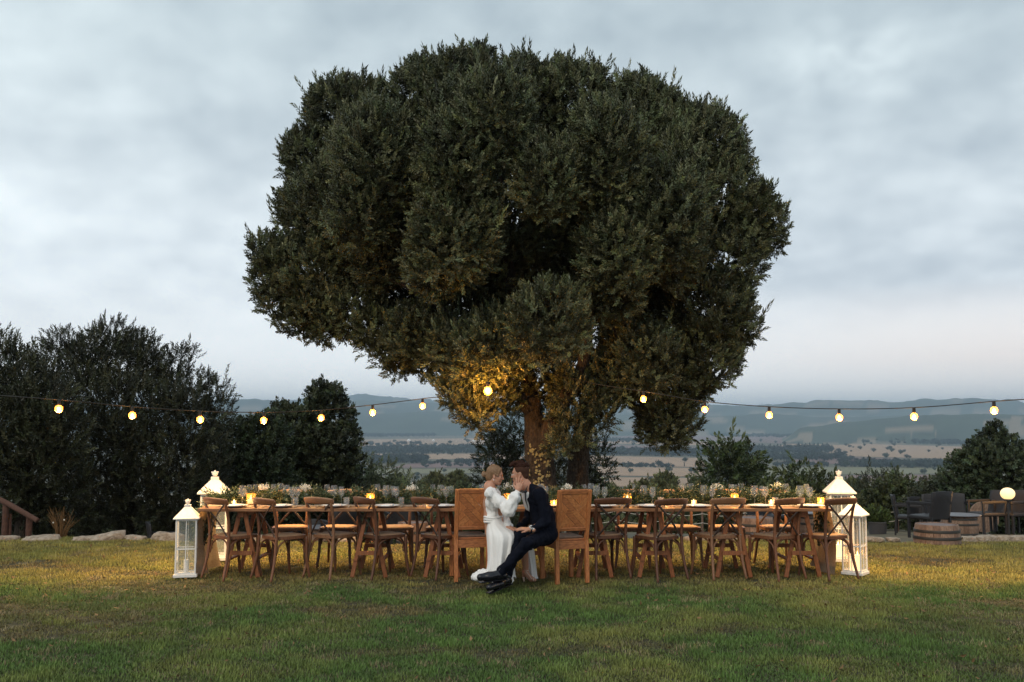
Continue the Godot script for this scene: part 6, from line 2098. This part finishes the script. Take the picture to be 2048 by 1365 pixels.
func groom() -> void:
	var o := thing("person", "groom in a dark suit and bow tie leaning towards the bride, ankles crossed", "person", "", at(1090, 1160, 10.45) * Vector3(1, 0, 1))
	var B := o.position
	var J := func(px: float, py: float, d: float) -> Vector3: return at(px, py, d) - B
	var hx := Transform3D(Basis(Vector3.UP, PI - 0.22) * Basis(Vector3(0, 0, 1), -0.10) * Basis.from_scale(Vector3.ONE * 0.84), J.call(1040.5, 948.0, 10.45))
	var skin := Mb.new()
	head_field(true).mesh(skin, hx)
	var neck := hx * Vector3(-0.055, -0.17, 0)
	var sn: Vector3 = J.call(1079, 989, 10.27)
	var sf: Vector3 = J.call(1066, 986, 10.68)
	var ch: Vector3 = J.call(1072, 1000, 10.48)
	var mi: Vector3 = J.call(1085, 1032, 10.5)
	var pe: Vector3 = J.call(1090, 1062, 10.5)
	var el: Vector3 = J.call(1093, 1043, 10.24)
	var wr: Vector3 = J.call(1061, 1060, 10.13)
	var el2: Vector3 = J.call(1060, 1036, 10.78)
	var wr2: Vector3 = J.call(1040, 1054, 10.55)
	var hn: Vector3 = J.call(1090, 1072, 10.38)
	var k1: Vector3 = J.call(1055, 1088, 10.06)
	var a1: Vector3 = J.call(1001, 1145, 10.08)
	var hfar: Vector3 = J.call(1086, 1068, 10.58)
	var k2: Vector3 = J.call(1040, 1074, 10.36)
	var a2: Vector3 = J.call(1013, 1156, 10.22)
	var bf := Field.new(J.call(950, 1180, 10.4) - Vector3(0.02, 0.0, 0.6), J.call(1125, 955, 9.9) + Vector3(0.02, 0.02, 0.1), 0.012)
	bf.cap(hx * Vector3(-0.04, -0.12, 0), neck, 0.053, 0.056, 0.02)
	bf.cap(neck, ch, 0.06, 0.10, 0.04)
	bf.cap(sn, sf, 0.055, 0.055, 0.05)
	bf.cap(ch, mi, 0.10, 0.10, 0.05)
	bf.cap(mi, pe, 0.10, 0.11, 0.05)
	bf.cap(sn, el, 0.045, 0.038, 0.02)
	bf.cap(el, wr, 0.038, 0.027, 0.02)
	bf.cap(sf, el2, 0.045, 0.038, 0.02)
	bf.cap(el2, wr2, 0.038, 0.027, 0.02)
	bf.cap(hn, k1, 0.070, 0.046, 0.03)
	bf.cap(k1, a1, 0.044, 0.032, 0.02)
	bf.cap(hfar, k2, 0.070, 0.046, 0.03)
	bf.cap(k2, a2, 0.044, 0.032, 0.02)
	bf.mesh(skin)
	var gf := Field.new(wr - Vector3(0.24, 0.1, 0.12), wr + Vector3(0.1, 0.09, 0.12), 0.003)
	hand(gf, wr, Vector3(-0.97, 0.10, -0.12).normalized(), Vector3(-0.12, -0.95, -0.25).normalized(), 1.0, 0.35, 0.92)
	gf.mesh(skin)
	obj("body", skin, M.skin_man, o)
	face_bits(o, hx, true)
	# hair: swept up on top, cropped at the sides
	var h := Field.new(Vector3(-0.15, -0.11, -0.11), Vector3(0.17, 0.21, 0.11), 0.004)
	h.ell(Vector3(-0.028, 0.086, 0), Vector3(0.100, 0.062, 0.070), Basis(Vector3(0, 0, 1), 0.16), 0.02)
	h.ell(Vector3(0.045, 0.128, 0), Vector3(0.062, 0.032, 0.058), Basis(Vector3(0, 0, 1), 0.10), 0.02)
	h.ell(Vector3(0.0, 0.142, 0.012), Vector3(0.055, 0.024, 0.045), Basis(Vector3(0, 0, 1), -0.2), 0.02)
	h.cap(Vector3(0.098, 0.116, -0.03), Vector3(0.100, 0.112, 0.035), 0.022, 0.020, 0.015)
	h.cap(Vector3(0.112, 0.108, 0.0), Vector3(0.118, 0.098, 0.022), 0.014, 0.007, 0.012)
	h.plane(Vector3(0.0, 0.070, 0), Vector3(-0.10, -1.0, 0).normalized(), 0.012)
	var cr := FastNoiseLite.new()
	cr.seed = 6; cr.frequency = 1.0; cr.fractal_octaves = 2
	h.ripple(0.010, cr, Vector3(14, 40, 45))
	from_field("hair", h, M.hair_dark, o, hx)
	var hs := Field.new(Vector3(-0.15, -0.13, -0.11), Vector3(0.12, 0.16, 0.11), 0.004)
	hs.ell(Vector3(-0.019, 0.040, 0), Vector3(0.1010, 0.091, 0.0785), Basis(), 0.02)
	hs.ell(Vector3(-0.055, -0.03, 0), Vector3(0.052, 0.055, 0.058), Basis(), 0.02)
	hs.plane(Vector3(0.040, 0.03, 0), Vector3(0.94, -0.34, 0).normalized(), 0.004)
	hs.ell(Vector3(-0.008, -0.016, 0.08), Vector3(0.026, 0.036, 0.03), Basis(), 0.006, true)
	hs.ell(Vector3(-0.008, -0.016, -0.08), Vector3(0.026, 0.036, 0.03), Basis(), 0.006, true)
	from_field("cropped_hair", hs, M.hair_short, o, hx)
	# spectacles
	var sp := Mb.new()
	for s in [-1.0, 1.0]:
		var ring := PackedVector3Array()
		for k in 17:
			var a := TAU * k / 16.0
			ring.append(Vector3(0.103 - 0.004 * absf(cos(a)), -0.006 + sin(a) * 0.020, s * 0.032 + cos(a) * 0.022))
		sp.tube(ring, PackedFloat32Array([0.0013]), 5)
		sp.tube(PackedVector3Array([Vector3(0.098, 0.002, s * 0.054), Vector3(0.06, 0.004, s * 0.074), Vector3(-0.012, 0.006, s * 0.083)]), PackedFloat32Array([0.0013]), 5)
	obj("spectacles", Mb.new().add(sp, hx), M.steel, o)
	# shirt, collar, bow tie
	var sh := Field.new(J.call(1030, 1030, 10.6) - Vector3(0, 0, 0.15), J.call(1080, 955, 10.2) + Vector3(0, 0.02, 0.05), 0.006)
	sh.cap(J.call(1053, 984, 10.44), J.call(1057, 1012, 10.47), 0.058, 0.045, 0.03)
	sh.cap(J.call(1059, 992, 10.44), J.call(1064, 1014, 10.48), 0.07, 0.055, 0.03)
	from_field("shirt", sh, M.shirt, o)
	var co := Mb.new()
	var cn := (hx * Vector3(-0.045, -0.125, 0)).lerp(J.call(1051, 975, 10.45), 0.25)
	var axis := ((hx.basis * Vector3(0.25, 1, 0)).normalized())
	co.tube(PackedVector3Array([cn - axis * 0.05, cn - axis * 0.02, cn + axis * 0.004]), PackedFloat32Array([0.060, 0.055, 0.052]), 22)
	obj("collar", co, M.shirt, o)
	var bt := Mb.new()
	var bc: Vector3 = J.call(1045.5, 984, 10.36)
	for s in [-1.0, 1.0]:
		bt.tube(PackedVector3Array([bc, bc + Vector3(0.012 * s, 0.002, 0.03 * s), bc + Vector3(0.024 * s, 0.003, 0.058 * s)]), PackedFloat32Array([0.010, 0.020, 0.026]), 10, 0.45)
	bt.ball(bc, Vector3(0.013, 0.013, 0.012), 8, 6)
	obj("bow_tie", bt, M.satin, o)
	# lapels
	for s in [-1.0, 1.0]:
		var lp := Mb.new()
		var z: float = 10.44 - s * 0.062
		lp.tube(PackedVector3Array([J.call(1055, 972, z), J.call(1050.5, 984, z - s * 0.012), J.call(1051, 1000, z), J.call(1056, 1017, z + s * 0.03)]), PackedFloat32Array([0.008, 0.022, 0.020, 0.006]), 10, 0.35)
		obj("lapel", lp, M.satin, o)
	# jacket
	var j := Field.new(J.call(1028, 1100, 10.6) - Vector3(0.02, 0.0, 0.5), J.call(1130, 955, 9.9) + Vector3(0.02, 0.02, 0.05), 0.009)
	j.cap(sn, sf, 0.070, 0.070, 0.06)
	j.cap(neck + Vector3(0.035, -0.02, 0), ch + Vector3(0.02, 0, 0), 0.062, 0.11, 0.05)
	j.cap(ch + Vector3(0.012, 0, 0.08), mi + Vector3(0, 0, 0.07), 0.095, 0.105, 0.06)
	j.cap(ch + Vector3(0.012, 0, -0.08), mi + Vector3(0, 0, -0.07), 0.095, 0.105, 0.06)
	j.cap(mi + Vector3(0, 0, 0.06), pe + Vector3(0.0, -0.02, 0.06), 0.105, 0.125, 0.06)
	j.cap(mi + Vector3(0, 0, -0.06), pe + Vector3(0.0, -0.02, -0.06), 0.105, 0.125, 0.06)
	j.cap(sn, el, 0.060, 0.050, 0.03)
	j.cap(el, wr.lerp(el, 0.10), 0.050, 0.036, 0.03)
	j.cap(sf, el2, 0.066, 0.056, 0.03)
	j.cap(el2, wr2, 0.056, 0.040, 0.03)
	j.ell(hx * Vector3(-0.0, -0.18, 0), Vector3(0.07, 0.09, 0.06), Basis(Vector3(0, 0, 1), 0.3), 0.015, true)
	j.ell(J.call(1043, 995, 10.44), Vector3(0.075, 0.13, 0.065), Basis(Vector3(0, 0, 1), 0.1), 0.01, true)
	j.ripple(0.015, cr, Vector3(11, 8, 11))
	from_field("jacket", j, M.suit, o)
	obj("shirt_cuff", Mb.new().tube(PackedVector3Array([wr.lerp(el, 0.13), wr.lerp(el, 0.04)]), PackedFloat32Array([0.037, 0.037]), 14), M.shirt, o)
	obj("wristwatch", Mb.new().tube(PackedVector3Array([wr.lerp(el, 0.035), wr.lerp(el, -0.03)]), PackedFloat32Array([0.031, 0.031]), 14), M.steel, o)
	# trousers
	var t := Field.new(J.call(985, 1175, 10.4) - Vector3(0.05, 0.02, 0.5), J.call(1125, 1045, 9.9) + Vector3(0.02, 0.02, 0.1), 0.010)
	t.ell(pe + Vector3(0.01, -0.03, 0), Vector3(0.13, 0.10, 0.18), Basis(), 0.05)
	t.cap(hn, k1, 0.092, 0.064, 0.04)
	t.cap(k1, a1.lerp(k1, 0.02), 0.064, 0.047, 0.03)
	t.cap(hfar, k2, 0.092, 0.066, 0.04)
	t.cap(k2, a2.lerp(k2, 0.06), 0.066, 0.048, 0.03)
	t.ripple(0.018, cr, Vector3(12, 9, 12))
	from_field("trousers", t, M.suit, o)
	# shoes: the near foot crossed over the far one
	for q in [[a1, J.call(960, 1150, 10.02), 0.0], [a2, J.call(978, 1171, 9.98), 0.0]]:
		var a: Vector3 = q[0]
		var toe: Vector3 = q[1]
		var dir := (toe - a).normalized()
		var s := Field.new(a.min(toe) - Vector3.ONE * 0.12, a.max(toe) + Vector3.ONE * 0.12, 0.006)
		var dn := Vector3(0, -1, 0) - dir * Vector3(0, -1, 0).dot(dir)
		dn = dn.normalized()
		s.cap(a + dn * 0.02, a + dir * 0.12 + dn * 0.03, 0.046, 0.042, 0.03)
		s.cap(a + dir * 0.12 + dn * 0.032, toe + dn * 0.025, 0.044, 0.034, 0.03)
		s.cap(a - dir * 0.035 + dn * 0.04, a + dir * 0.02 + dn * 0.045, 0.036, 0.036, 0.02)
		s.plane(a + dn * 0.072, dn, 0.004)
		from_field("shoe", s, M.shoe, o)
		obj("sole", Mb.new().bar(a - dir * 0.06 + dn * 0.076, toe + dir * 0.02 + dn * 0.076, 0.07, 0.012, dn, 0.004), M.shoe, o)
		obj("sock", Mb.new().tube(PackedVector3Array([a + Vector3(0.02, 0.03, 0), a]), PackedFloat32Array([0.046, 0.044]), 10), M.satin, o)
